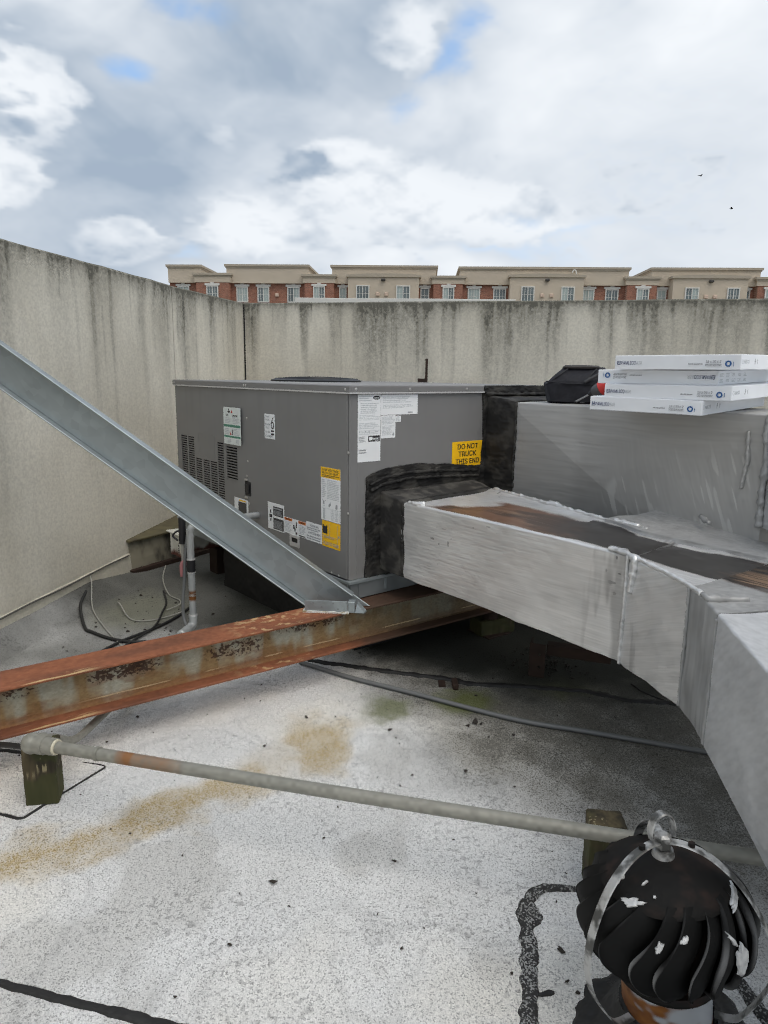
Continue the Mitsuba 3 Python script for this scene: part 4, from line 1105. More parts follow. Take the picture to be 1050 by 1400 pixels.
wb = X(wb, T4([[0, 1, 0], [0, 0, 1], [1, 0, 0]], [X0, 0, 0]))
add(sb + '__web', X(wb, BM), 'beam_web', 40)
post = thing('beam_post', 'dark steel post under the rusty beam deep below the unit', 'post')
add(post + '__pipe', X(cyl([2.75, BW / 2, -0.171], [2.75, BW / 2, -0.001], 0.05), BM), 'rust_dark', 40)
add(post + '__base_plate', X(cbox([2.65, 0.0, -0.175], [2.85, 0.2, -0.165], 0.002), BM), 'rust_dark')
sb2 = thing('steel_beam', 'white flaking beam under the far end of the unit', 'beam')
add(sb2 + '__web', X(cat([bx([-2.17, -0.10, -0.285], [-2.155, 1.6, -0.1185]), bx([-2.20, -0.088, -0.285], [-1.97, -0.080, -0.1185])]), Q), 'white_flaking')
add(sb2 + '__top_flange', X(bx([-2.25, -0.10, -0.1175], [-1.95, 1.6, -0.109]), Q), 'white_flaking')
add(sb2 + '__lettering', X(X(cat([text('4', 0, 0.05, 0.03, True), text('B', 0.0, 0.01, 0.03, True)]), TR(-2.06, -0.26, 0.0881)), LEFTFACE), 'ink_black')
for uu in (0.25, 1.4):
    add(sb2 + '__support', X(bx([-2.23, uu, -0.496], [-2.10, uu + 0.14, -0.2855]), Q), 'rust_dark')

br = thing('steel_brace', 'galvanised steel channel sloping from the left wall down to the rusty beam', 'brace')
top_a, bot_a = np.array([-1.977, 3.65, 1.731]), np.array([-0.128, 3.50, 0.437])
e1 = (bot_a - top_a) / np.linalg.norm(bot_a - top_a)
e3 = np.cross(np.array([0, 0, 1.0]), e1)
e3 = -e3 / np.linalg.norm(e3) if e3[1] > 0 else e3 / np.linalg.norm(e3)
e2 = np.cross(e3, e1)
if e2[2] < 0:
    e2 = -e2
# right handed local frame: x along the brace, y up across it, z towards the viewer side
zdir = np.cross(e1, e2)
if zdir[1] > 0:
    zdir = -zdir
    e1 = e1
SM = np.eye(4)
SM[:3, 0], SM[:3, 1], SM[:3, 2], SM[:3, 3] = e1, e2, zdir, top_a
flip = np.linalg.det(SM[:3, :3]) < 0
DEP, FL = 0.203, 0.058


def brace_piece(lo, hi):
    m = X(cbox(lo, hi, 0.0025), SM)
    if flip:
        m.invert()
    m = m.slice_plane([0, 0, 0.388], [0, 0, 1], cap=True)
    m = m.slice_plane([-2.425, 3.65, 0], [WN[0], WN[1], 0], cap=True)
    return m


add(br + '__web', brace_piece([-0.62, -DEP + 0.0085, -FL], [2.62, -0.0085, -FL + 0.008]), 'galvanised')
add(br + '__flange', brace_piece([-0.62, -0.008, -FL], [2.225, 0.0, 0.0]), 'galvanised')
add(br + '__flange', brace_piece([-0.62, -DEP, -FL], [2.62, -DEP + 0.008, 0.0]), 'galvanised')
# plate welded at the foot, with its bolts, and the ragged grout below it
pc = np.array([-0.27, 3.455, 0.0])
PM = T4([[0.995, -0.08, 0], [0, 0, 1], [-0.08, -0.995, 0]], [-0.405, 3.452, 0.388])
add(br + '__foot_plate', X(cbox([0.0, 0.004, 0.0], [0.225, 0.062, 0.006], 0.001), PM), 'galvanised')
for bx_, by_ in ((0.045, 0.05), (0.09, 0.028), (0.15, 0.05), (0.175, 0.02)):
    s = trimesh.creation.cylinder(0.0045, 0.003, sections=10)
    add(br + '__foot_plate__bolt', X(X(s, TR(bx_, by_, 0.0075)), PM), 'galvanised_dull', 40)
add(br + '__angle_clip', X(cbox([0.226, 0.0, -0.04], [0.262, 0.06, 0.004], 0.003), PM), 'galvanised')
lug = np.array([[0.262, 0.0, -0.05], [0.32, 0.0, -0.03], [0.32, 0.008, -0.03], [0.272, 0.05, -0.05], [0.262, 0.0, 0.0], [0.31, 0.0, 0.0], [0.31, 0.006, 0.0], [0.272, 0.045, -0.01]])
add(br + '__gusset', X(trimesh.convex.convex_hull(lug), PM), 'galvanised')
grout = X(displaced(bx([-0.01, -0.004, -0.03], [0.23, 0.006, 0.013]), 0.006, 40, 6, 0.012), PM)
add(br + '__weld_scale', grout, mat('scale_white', lambda p, n, uv: mix((0.62, 0.62, 0.58), (0.33, 0.27, 0.16), smoothstep(0.45, 0.7, fbm(p.x * 60, p.y * 60, p.z * 60))), 0.8), True)
wp = wall_pt(-0.0, 0.0)
add(br + '__wall_plate', T and X(cbox([-0.16, -0.18, 0.0], [0.16, 0.18, 0.012], 0.003), T4([[*WD, 0], [0, 0, 1], [WN[0], WN[1], 0]], [*(WA + WD * -0.13 + WN * 0.002), 1.93])), 'galvanised')

# ------------------------------------------------------------------ pipes, blocks and cables on the roof
gp = thing('gas_pipe', 'long weathered steel pipe on wood blocks across the roof with a tee and riser', 'pipe')
PA, PB = np.array([-1.275, 2.325, 0.262]), np.array([1.85, 1.58, 0.262])
mid = (PA + PB) / 2 + np.array([0, 0, -0.012])
add(gp + '__run', tube(smooth_path([PA + (PB - PA) * 0.03, PA * 0.6 + PB * 0.4 + np.array([0, 0, -0.006]), PB], 14), 0.0218, 18), 'weathered_pipe', True)
add(gp + '__coupling', cyl(PA + (PB - PA) * 0.083, PA + (PB - PA) * 0.087, 0.0255, 18), 'weathered_pipe', 40)
add(gp + '__coupling', cyl(PA + (PB - PA) * 0.018, PA + (PB - PA) * 0.031, 0.031, 18), 'weathered_pipe', 40)
add(gp + '__coupling_ring', cyl(PA + (PB - PA) * 0.031, PA + (PB - PA) * 0.0335, 0.0275, 18), mat('thread_bright', (0.6, 0.56, 0.44), 0.5))
add(gp + '__tee', cat([trimesh.creation.icosphere(3, 0.038).apply_translation(PA), cyl(PA, PA + (PB - PA) * 0.018, 0.034, 18)]), 'weathered_pipe', 40)
RB = np.array([-1.17, 4.06, 0.075])
add(gp + '__branch', tube(smooth_path([PA + np.array([0, 0.0, -0.005]), PA + np.array([0.012, 0.12, -0.045]), PA + np.array([0.02, 0.28, -0.142]), PA + np.array([0.03, 0.5, -0.165]), np.array([-1.215, 3.3, 0.085]), RB + np.array([-0.02, -0.16, 0.0])], 8), 0.0165, 14), 'weathered_pipe', True)
add(gp + '__coupling', cyl(PA + np.array([0.001, .01, -0.006]), PA + np.array([0.007, 0.07, -0.025]), 0.0275, 16), 'weathered_pipe', 40)
BRIGHT = mat('pipe_bright', lambda p, n, uv: mix((0.46, 0.48, 0.48), (0.25, 0.10, 0.03), smoothstep(0.04, 0.02, dr.abs(p.z - 0.262)) * smoothstep(0.3, 0.5, noise(p.x * 30, p.y * 30, p.z * 160))) * (0.6 + 0.7 * fbm(p.x * 30, p.y * 30, p.z * 9)), 0.45, metallic=0.35)
add(gp + '__elbow', tube(smooth_path([RB + np.array([-0.024, -0.17, 0.0]), RB + np.array([-0.012, -0.05, -0.006]), RB + np.array([0.002, 0.0, 0.005]), RB + np.array([0.004, 0.01, 0.06])], 8), 0.026, 16), BRIGHT, True)
add(gp + '__riser', cyl(RB + np.array([0.004, 0.012, 0.04]), RB + np.array([0.004, 0.012, 0.60]), 0.0215, 16), BRIGHT, 40)
add(gp + '__riser_union', cyl(RB + np.array([0.004, 0.012, 0.338]), RB + np.array([0.004, 0.012, 0.412]), 0.025, 16), 'black_plastic', 40)
add(gp + '__union_ring', cat([cyl(RB + np.array([0.004, 0.012, zz]), RB + np.array([0.004, 0.012, zz + .006]), 0.0262, 16) for zz in (0.331, 0.412, 0.06)]), 'bright_lip', 40)
add(gp + '__unit_inlet', tube(smooth_path([RB + np.array([0.004, 0.012, 0.585]), RB + np.array([0.03, 0.03, 0.62]), RB + np.array([0.17, 0.16, 0.63]), RB + np.array([0.37, 0.33, 0.63])], 6), 0.0215, 14), BRIGHT, True)
fx = thing('flexible_conduit', 'thin grey flexible conduit beside the vertical pipe riser', 'conduit')
add(fx + '__hose', tube(smooth_path([RB + np.array(o) for o in ((-0.005, 0.03, 0.62), (-0.03, 0.02, 0.45), (-0.042, 0.02, 0.30), (-0.052, 0.0, 0.15), (-0.045, -0.02, 0.05), (-0.015, -0.06, 0.005), (0.03, -0.12, -0.05))], 8), 0.010, 10), 'conduit_grey', True)
hv = thing('hose_valve', 'red and black valve hanging beside the vertical riser', 'valve')
add(hv + '__body', cat([cyl(RB + np.array([-0.055, 0.06, 0.50]), RB + np.array([-0.055, 0.06, 0.66]), 0.022, 12), tube(smooth_path([RB + np.array(o) for o in ((-0.08, 0.05, 0.52), (-0.11, 0.05, 0.55), (-0.08, 0.05, 0.58), (-0.055, 0.05, 0.56))], 6), 0.006, 6)]), 'black_plastic', 40)
add(hv + '__spout', tube(smooth_path([RB + np.array(o) for o in ((-0.02, 0.03, 0.385), (-0.05, 0.03, 0.39), (-0.06, 0.03, 0.36), (-0.058, 0.03, 0.30))], 5), 0.012, 10), mat('faded_red', (0.40, 0.17, 0.17), 0.6), True)
add(hv + '__stem', cyl(RB + np.array([-0.055, 0.06, 0.36]), RB + np.array([-0.055, 0.06, 0.505]), 0.012, 10), 'white_cable', 40)


def block(name_label, cx, cy, w, d, h, rot, group=None):
    b = thing('wood_block', name_label, 'wood block')
    m = displaced(cbox([-w / 2, -d / 2, 0], [w / 2, d / 2, h], 0.005), 0.004, 30, int(abs(cx) * 100), 0.025)
    m = X(m, TR(cx, cy, 0) @ trimesh.transformations.rotation_matrix(math.radians(rot), [0, 0, 1]))
    add(b + '__timber', m, 'wet_wood', 30)
    return b


block('mossy wood block standing under the left end of the pipe near the tee', -1.275, 2.385, 0.115, 0.095, 0.236, 12)
block('mossy wood block under the pipe beside the black roof ventilator', 0.715, 1.965, 0.11, 0.095, 0.238, -6)
block('low mossy wood sleeper in the dark under the ducts', 0.70, 4.22, 0.25, 0.14, 0.10, 25)
stn = thing('angle_stand', 'dark rusty steel angle stand with bolt holes under the ducts', 'stand')
SA = T4([[0.94, -0.34, 0], [0.34, 0.94, 0], [0, 0, 1]], [0.80, 3.555, 0])
hp = sbox(0, 0, 0.085, 0.19).difference(unary_union([Polygon([(0.055 + 0.008 * math.cos(t), yy + 0.008 * math.sin(t)) for t in np.linspace(0, 6.28, 12)[:-1]]) for yy in (0.06, 0.13)]))
add(stn + '__leg', X(X(trimesh.creation.extrude_polygon(hp, 0.006, engine='earcut'), T4([[1, 0, 0], [0, 0, 1], [0, -1, 0]])), SA), 'rust_dark')
add(stn + '__leg', X(bx([0.0, 0.0065, 0], [0.006, 0.09, 0.19]), SA), 'rust_dark')
add(stn + '__rail', X(cat([bx([0.087, 0.03, 0.12], [0.42, 0.036, 0.18]), bx([0.087, 0.0365, 0.174], [0.42, 0.09, 0.18])]), SA), 'rust_dark')

rcn = thing('roof_conduit', 'thin grey conduit lying across the roof under the ducts', 'conduit')
add(rcn + '__tube', tube(smooth_path([(-0.46, 3.66, 0.014), (-0.164, 3.466, 0.014), (0.143, 3.30, 0.014), (0.62, 3.035, 0.014), (0.93, 2.925, 0.015), (1.42, 2.76, 0.014), (2.2, 2.5, 0.014)], 10), 0.0115, 12), 'conduit_grey', True)
add(rcn + '__strap', cat([bx([0.30, 3.395, 0.0], [0.335, 3.455, 0.012]), cbox([0.37, 3.36, 0.0], [0.40, 3.45, 0.03], 0.004)]), 'rust_dark')


def cable(label, pts, r, m, cat_='cable'):
    c = thing('cable', label, cat_)
    add(c + '__wire', tube(smooth_path(pts, 8), r, 8), m, True)


cable('black cable bent from the wall foot to the roof behind the beam', [(-2.06, 4.62, 0.10), (-2.03, 4.45, 0.05), (-1.88, 4.16, 0.012), (-1.80, 4.08, 0.012), (-1.66, 3.985, 0.012), (-1.52, 3.93, 0.012), (-1.36, 3.92, 0.014), (-1.2, 3.8, 0.012)], 0.010, 'cable_black')
cable('black cable running from the riser towards the beam', [(-1.32, 4.62, 0.012), (-1.36, 4.38, 0.012), (-1.44, 4.16, 0.012), (-1.56, 3.95, 0.012), (-1.62, 3.78, 0.012)], 0.009, 'cable_black')
cable('thin black cable looping under the far end of the unit', [(-1.62, 4.92, 0.012), (-1.52, 4.66, 0.012), (-1.47, 4.42, 0.03), (-1.44, 4.16, 0.022), (-1.50, 3.95, 0.012), (-1.53, 3.80, 0.012)], 0.007, 'cable_black')
cable('white cable rising from the wall base and curving to the beam', [(-2.13, 4.84, 0.17), (-2.07, 4.74, 0.13), (-1.97, 4.50, 0.02), (-1.76, 4.17, 0.01), (-1.56, 3.90, 0.008), (-1.46, 3.74, 0.008)], 0.0042, 'white_cable')
cable('pale cable curled across the dried puddle', [(-1.86, 4.66, 0.01), (-1.80, 4.55, 0.03), (-1.66, 4.34, 0.008), (-1.54, 4.30, 0.008), (-1.44, 4.37, 0.008), (-1.34, 4.46, 0.02)], 0.0042, 'white_cable')
cable('thin pale cable drooping below the low curb', [(-1.72, 5.30, 0.10), (-1.68, 5.10, 0.05), (-1.56, 4.85, 0.01), (-1.45, 4.73, 0.01), (-1.41, 4.60, 0.02), (-1.47, 4.50, 0.012)], 0.004, 'white_cable')
cable('grey cable running along the base of the left wall', [wall_pt(s, 0.022, 0.165 + 0.004 * math.sin(s * 7)) for s in np.linspace(-3, 1.5, 16)], 0.006, 'cable_dull')
cable('short black cable at the left frame edge beside the pipe tee', [(-1.85, 2.62, 0.05), (-1.6, 2.50, 0.15), (-1.45, 2.42, 0.20), (-1.31, 2.345, 0.235)], 0.011, 'cable_black')

# rusty rods behind the unit
for (x_, y_, zt, lab) in ((0.335, 5.85, 1.735, 'rusty steel rod standing behind the unit against the back wall'), (1.82, 5.55, 1.765, 'short rusty rod behind the black tool bag')):
    r_ = thing('steel_rod', lab, 'rod')
    add(r_ + '__bar', cat([bx([x_ - 0.010, y_ - 0.003, 0], [x_ + 0.010, y_ + 0.003, zt]), bx([x_ - 0.010, y_ + 0.0035, 0], [x_ - 0.004, y_ + 0.022, zt])]), 'rust_dark')
    if x_ < 1:
        add(r_ + '__bracket', displaced(bx([x_ - 0.07, y_ - 0.002, 1.50], [x_ - 0.011, y_ + 0.02, 1.575]), 0.006, 30, 3, 0.012), 'rust_dark', 30)

# ------------------------------------------------------------------ filter boxes on the upper duct
CARTON = mat('carton_white', lambda p, n, uv: mi.Color3f(0.74, 0.755, 0.775) * (0.95 + 0.1 * fbm(p.x * 9, p.y * 9, p.z * 9)), 0.5, spec=0.35)
BT, BA_, BB = 0.062, 0.52, 1.0
fits = [((1.335, 2.965, 1.4495), -41.5, 0.97, 0.6, 0.503, False, 'bottom white filter box of the stack with the ring mark at its right'),
        ((1.425, 2.904, 1.5125), -40.59, 0.97, 0.1, 0.546, False, 'second white filter box from the bottom'),
        ((1.395, 2.973, 1.5755), -39.54, 1.10, 0.1, 0.525, True, 'third white filter box from the bottom with its print upside down'),
        ((1.426, 2.857, 1.6390), -41.37, 1.30, 0.0, 0.525, False, 'top white filter box of the stack')]


def rotm(rz, ry, rx):
    a, b, c = map(math.radians, (rz, ry, rx))
    Rz = np.array([[math.cos(a), -math.sin(a), 0], [math.sin(a), math.cos(a), 0], [0, 0, 1]])
    Ry = np.array([[math.cos(b), 0, math.sin(b)], [0, 1, 0], [-math.sin(b), 0, math.cos(b)]])
    Rx = np.array([[1, 0, 0], [0, math.cos(c), -math.sin(c)], [0, math.sin(c), math.cos(c)]])
    return Rz @ Ry @ Rx


def ring(xc, yc, r0, r1):
    t = np.linspace(0, 2 * np.pi, 33)[:-1]
    return trimesh.creation.extrude_polygon(Polygon(np.c_[xc + r1 * np.cos(t), yc + r1 * np.sin(t)]).difference(Polygon(np.c_[xc + r0 * np.cos(t), yc + r0 * np.sin(t)])), 0.0005, engine='earcut')


for i, (P, rz, rx, ry, la, upside, lab) in enumerate(fits):
    b_ = thing('filter_box', lab, 'box', 'white filter boxes stacked on the upper duct')
    M = np.eye(4)
    M[:3, :3] = rotm(rz, ry, rx)
    M[:3, 3] = P
    # box x from -la (left end) to 0, y 0..BB away, z 0..BT
    body = cbox([-la, 0, 0], [0, BB, BT], 0.0025)
    body = trimesh.Trimesh(*trimesh.remesh.subdivide_to_size(body.vertices, body.faces, 0.05))
    n_ = meshkit.fbm(body.vertices * 7 + i * 3, 3, i) - 0.5
    body.vertices[:, 2] += np.clip(n_, -0.5, 0.0) * 0.006
    body.vertices[:, 1] += n_ * 0.003 * (body.vertices[:, 1] < 0.02)
    cz = add(b_ + '__carton', X(body, M), CARTON, 25)
    FR = M @ T4([[1, 0, 0], [0, 0, 1], [0, -1, 0]], [-la, -0.0022, 0])         # front face: x right from the left end, y up
    if upside:
        FR = FR @ T4([[-1, 0, 0], [0, -1, 0], [0, 0, 1]], [la, BT, 0])

    def pf(part, mesh, m_, F=FR, z=0.0004):
        add(b_ + '__' + part, X(X(mesh, TR(0, 0, z)), F), m_)
    y0 = 0.021
    icon = [ring(0, 0, 0.0001, 0.0002)][:0] + [rect(0.012, 0.026, y0 - 0.001, y0 + 0.001), rect(0.012, 0.026, y0 + 0.014, y0 + 0.016), rect(0.012, 0.0145, y0, y0 + 0.015), rect(0.0235, 0.026, y0, y0 + 0.015), rect(0.012, 0.026, y0 + 0.0065, y0 + 0.0085)]
    pf('logo', cat(icon + [text_c('PAMLICO', 0.063, y0, 0.0150, False, 0.066)]), 'ink_navy')
    pf('logo_tail', text_c('AIR', 0.111, y0, 0.0150, False, 0.026), 'ink_dim')
    xr = la
    pf('size_print', cat([text_c('16 x 20 x 2', xr - 0.105, y0 + 0.007, 0.011, True, 0.060), rect(xr - 0.137, xr - 0.073, y0 - 0.0005, y0 + 0.002), rect(xr - 0.137, xr - 0.073, y0 - 0.0055, y0 - 0.0035), words(xr - 0.205, xr - 0.148, y0 - 0.001, y0 + 0.006, 1, 90 + i, 1.0, 0.6, (0.1, 0.25))]), 'ink_grey')
    pf('ring_mark', cat([ring(xr - 0.047, y0 + 0.004, 0.0066, 0.0125), rect(xr - 0.0285, xr - 0.0265, y0 - 0.006, y0 + 0.012)]), 'ink_blue')
    ER = M @ T4([[0, 1, 0], [0, 0, 1], [1, 0, 0]], [-0.0004, 0, 0])
    if upside:
        em = [words(0.02 + 0.10 * a, 0.08 + 0.10 * a, 0.010 + 0.024 * b2, 0.026 + 0.024 * b2, 3, 300 + a + 7 * b2, 0.9) for a in range(5) for b2 in (0, 1)]
        pf('end_print', cat(em), 'ink_dim', ER)
    else:
        pf('end_print', cat([text_c('PAMLICO', 0.075, 0.026, 0.014, True, 0.085), rect(0.015, 0.027, 0.024, 0.027), rect(0.015, 0.027, 0.038, 0.041), rect(0.015, 0.018, 0.024, 0.04)]), 'ink_dim', ER)
        pf('end_symbol', cat([rect(0.20, 0.206, 0.022, 0.046), rect(0.2061, 0.214, 0.031, 0.036)]), 'ink_grey', ER)
        pf('end_symbol', cat([rect(0.235, 0.25, 0.038, 0.041), rect(0.241, 0.245, 0.024, 0.0379)]), 'ink_grey', ER)

# ------------------------------------------------------------------ tool bag and driver on the upper duct
bag = thing('tool_bag', 'black open tool bag standing on the upper duct beside the boxes', 'bag')
BLACKCLOTH = mat('black_cloth', lambda p, n, uv: mi.Color3f(0.011, 0.0115, 0.016) * (0.7 + 0.6 * fbm(p.x * 40, p.y * 40, p.z * 40)), 0.75, sheen=0.4, bump=lambda p, n, uv: noise(p.x * 300, p.y * 300, p.z * 300), bscale=0.0015)
NAVY = mat('navy_cloth', (0.014, 0.017, 0.030), 0.7)
# local: x to the right across the view, y away, z up, standing on the duct
bagpos = (Q @ np.array([0.50, 1.27, RZT + 0.006, 1]))[:3]
BG = T4([[0.985, -0.17, 0], [0.17, 0.985, 0], [0, 0, 1]], bagpos)


def superloft(levels, n=56, pw=9.0):
    """levels: (z, cx, cy, half x, half y) rounded-rectangle rings."""
    rows = []
    t = np.linspace(0, 2 * np.pi, n + 1)[:-1]
    for z, cx, cy, hx, hy in levels:
        c, s = np.cos(t), np.sin(t)
        k = (np.abs(c) ** pw + np.abs(s) ** pw) ** (-1 / pw)
        rows.append(np.c_[cx + hx * k * c, cy + hy * k * s, np.full(n, z)])
    g = grid_mesh(np.array(rows), True)
    m = len(rows)
    bot = [[0, (j + 1) % n, j] for j in range(1, n - 1)]
    top = [[(m - 1) * n, (m - 1) * n + j, (m - 1) * n + j + 1] for j in range(1, n - 1)]
    g = trimesh.Trimesh(g.vertices, np.vstack([g.faces, bot, top]), process=False)
    g.fix_normals()
    return g


body = superloft([(0.0, 0.0, 0, 0.15, 0.10), (0.004, 0.0, 0, 0.168, 0.112), (0.05, -0.004, 0, 0.173, 0.116), (0.10, -0.008, 0, 0.178, 0.118), (0.108, -0.008, 0, 0.177, 0.117)])
add(bag + '__body', X(displaced(body, 0.011, 17, 3, 0.02), BG), BLACKCLOTH, 50)
up_ = superloft([(0.104, -0.008, 0, 0.174, 0.116), (0.12, 0.0, 0, 0.165, 0.11), (0.155, 0.014, 0.01, 0.142, 0.09), (0.188, 0.024, 0.02, 0.122, 0.06), (0.197, 0.026, 0.02, 0.116, 0.05)])
add(bag + '__upper', X(displaced(up_, 0.014, 17, 7, 0.02), BG), BLACKCLOTH, 50)
add(bag + '__rim', X(tube(smooth_path([(-0.188, -0.10, 0.118), (-0.10, -0.122, 0.108), (0.0, -0.122, 0.105), (0.10, -0.120, 0.104), (0.165, -0.10, 0.108)], 6), 0.0035, 8), BG), BLACKCLOTH, True)
flap = superloft([(0.193, 0.01, 0.01, 0.098, 0.060), (0.200, 0.008, 0.01, 0.102, 0.062), (0.209, 0.012, 0.012, 0.094, 0.052)])
add(bag + '__flap', X(displaced(flap, 0.004, 20, 8, 0.02), BG), mat('flap_grey', (0.055, 0.05, 0.046), 0.55), 50)
add(bag + '__handle', X(tube(smooth_path([(0.02, -0.125, 0.115), (0.06, -0.13, 0.14), (0.11, -0.125, 0.165), (0.17, -0.12, 0.172), (0.23, -0.11, 0.17)], 8), 0.009, 10), BG), mat('strap_grey', (0.05, 0.05, 0.052), 0.5), True)
side = superloft([(0.0, 0.22, 0.0, 0.09, 0.085), (0.05, 0.225, 0.0, 0.10, 0.09), (0.13, 0.22, 0.0, 0.10, 0.09), (0.175, 0.20, 0.0, 0.095, 0.075), (0.184, 0.19, 0.0, 0.085, 0.06)])
add(bag + '__side_pocket', X(displaced(side, 0.005, 16, 9, 0.03), BG), NAVY, 50)
add(bag + '__seam', X(cat([tube(smooth_path([(-0.185, -0.09, 0.10), (-0.12, -0.095, 0.15), (-0.07, -0.06, 0.188)], 6), 0.004, 6), tube(smooth_path([(0.03, -0.12, 0.12), (0.06, -0.09, 0.16), (0.09, -0.055, 0.19)], 6), 0.004, 6)]), BG), 'black_plastic', True)

drl = thing('impact_driver', 'red and black cordless driver lying with its bit pointing at the duct edge', 'power tool')
tip = (Q @ np.array([0.628, 1.066, RZT + 0.016, 1]))[:3]
dirv = (Q[:3, :3] @ np.array([0.55, 0.62, 0.40]))
dirv /= np.linalg.norm(dirv)
dirv = Q[:3, :3] @ np.array([0.84, 0.20, 0.47])
dirv /= np.linalg.norm(dirv)


def along(a):
    return tip + dirv * a


add(drl + '__bit', tube([along(0.0), along(0.085), along(0.086), along(0.12)], [0.0050, 0.0050, 0.0062, 0.0062], 10), mat('tool_steel', (0.30, 0.30, 0.30), 0.35, metallic=0.6), 40)
add(drl + '__bit_tip', tube([along(-0.004), along(0.006)], [0.0055, 0.0072], 10), 'black_plastic', 40)
add(drl + '__chuck', tube([along(0.085), along(0.09), along(0.096), along(0.097), along(0.104), along(0.108)], [0.011, 0.014, 0.013, 0.017, 0.018, 0.016], 20), 'black_plastic', 40)
add(drl + '__nose', tube([along(0.106), along(0.112), along(0.130), along(0.150), along(0.156)], [0.018, 0.026, 0.033, 0.035, 0.034], 24), mat('nose_grey', (0.075, 0.076, 0.08), 0.45), 40)
RED = mat('tool_red', (0.55, 0.035, 0.03), 0.35, spec=0.5)
add(drl + '__motor_housing', tube([along(0.150), along(0.155), along(0.22), along(0.26), along(0.27)], [0.030, 0.037, 0.037, 0.030, 0.018], 24), RED, 40)
side_ = np.cross(dirv, [0, 0, 1])
side_ /= np.linalg.norm(side_)
hnd = -side_ * 0.6 + np.array([0, 0, -0.10])
hnd = Q[:3, :3] @ np.array([0.10, 0.72, -0.40])
hnd -= dirv * (hnd @ dirv)
hnd /= np.linalg.norm(hnd)
hp_ = along(0.205)
add(drl + '__grip', tube([hp_ + hnd * a for a in (0.01, 0.05, 0.10)], [0.020, 0.018, 0.021], 14), 'black_plastic', 40)
add(drl + '__battery', X(cbox([-0.035, -0.025, -0.02], [0.035, 0.05, 0.02], 0.006), T4([dirv, hnd, np.cross(dirv, hnd)], hp_ + hnd * 0.105)), RED)

# ------------------------------------------------------------------ turbine ventilator
tv = thing('turbine_ventilator', 'black painted turbine roof ventilator with steel bracket arms in the right foreground', 'ventilator')
TB = np.array([0.715, 1.43, 0.0])
TM = T4(np.eye(3), TB) @ trimesh.transformations.rotation_matrix(math.radians(-5.5), [0, 1, 0]) @ trimesh.transformations.rotation_matrix(math.radians(-2), [1, 0, 0])
HR, HB, HC = 0.200, 0.150, 0.356


def ell(phi, az, dr_=0.0):
    """Point of the head: polar angle from the top, azimuth; dr_ outward."""
    k = 1 + dr_ / HR
    return np.array([HR * k * math.sin(phi) * math.cos(az), HR * k * math.sin(phi) * math.sin(az), HC + HB * k * math.cos(phi)])


scene['vane_paint'] = {'type': 'twosided', 'bsdf': {'type': 'principled', 'base_color': {'type': 'mesh_attribute', 'name': 'vertex_color'}, 'roughness': 0.6, 'specular': 0.12}}
HEADBLACK = mat('head_black', lambda p, n, uv: mix((0.010, 0.0095, 0.009), (0.034, 0.021, 0.017), smoothstep(0.46, 0.75, fbm(p.x * 16, p.y * 16, p.z * 16, octaves=4))), 0.6, spec=0.15,
                bump=lambda p, n, uv: fbm(p.x * 50, p.y * 50, p.z * 50, octaves=3), bscale=0.003)
# inner drum, top plate
drum = trimesh.creation.revolve([(0.001, HC - 0.145), (0.10, HC - 0.14), (0.125, HC - 0.08), (0.14, HC), (0.12, HC + 0.08), (0.08, HC + 0.12), (0.001, HC + 0.135)], sections=32)
add(tv + '__drum', X(drum, TM), HEADBLACK, 40)
prof = [(HR * math.sin(p) * 1.0, HC + HB * math.cos(p)) for p in np.linspace(0.02, 0.80, 9)]
prof = prof + [(prof[-1][0] + 0.004, prof[-1][1] - 0.010), (prof[-1][0] - 0.01, prof[-1][1] - 0.012)] + [(r, z - 0.012) for r, z in prof[::-1][1:]]
plate_ = trimesh.creation.revolve(prof, sections=64)
add(tv + '__top_plate', X(displaced(plate_, 0.0025, 14, 4), TM), HEADBLACK, 40)
NV = 20
phis = np.linspace(0.70, 2.62, 26)
vr = np.random.default_rng(5)
for i in range(NV):
    a0 = i * 2 * math.pi / NV + vr.normal(0, 0.02)
    rows, cols = [], []
    bend = vr.normal(0, 0.035)
    dent = vr.uniform(0, 50)
    for p in phis:
        t = (p - phis[0]) / (phis[-1] - phis[0])
        sh = 0.30 - 0.62 * math.sin(min(1, t * 1.12) * math.pi * 0.5) ** 1.2 + 1.15 * max(0, t - 0.42) ** 1.5 + bend
        env = min(1.0, 0.35 + 4 * t, 0.35 + 4 * (1 - t))
        row = []
        for j, (da, drr) in enumerate(((0.010, -0.012), (-0.012, -0.001), (0.008, 0.004), (0.022, 0.002), (0.18, -0.008), (0.33, -0.024), (0.44, -0.045))):
            wv = float(meshkit.noise(np.array([[dent, t * 5.0, j * 0.25]]), 7)[0]) - 0.5
            row.append(ell(p, a0 + sh + da * (0.6 + 0.4 * env) + 0.05 * wv, drr * env + 0.010 * wv))
            worn = 0.34 * max(0, math.sin(t * math.pi)) * max(0.0, -0.35 + 1.5 * float(meshkit.noise(np.array([[i * 3.1, t * 6, 1.0]]), 3)[0])) if j in (1, 2) else 0.0
            c = 0.009 + worn * (0.7 if j == 1 else 0.45)
            cols.append([c, c * 1.0, c * 0.99])
        rows.append(row)
    gv = grid_mesh(np.array(rows))
    gv = trimesh.Trimesh(X(gv, TM).vertices, gv.faces, process=False)
    k_ = tv + '__vane' + (f'_{i:03d}' if i else '')
    scene[k_] = mikit.ply(gv, 'vane_paint', True, color=np.array(cols))
counts[tv + '__vane'] = NV
bring = trimesh.creation.revolve([(0.096, HC - 0.150), (0.118, HC - 0.150), (0.122, HC - 0.140), (0.118, HC - 0.128), (0.096, HC - 0.128)], sections=48)
add(tv + '__bottom_ring', X(bring, TM), HEADBLACK, 40)
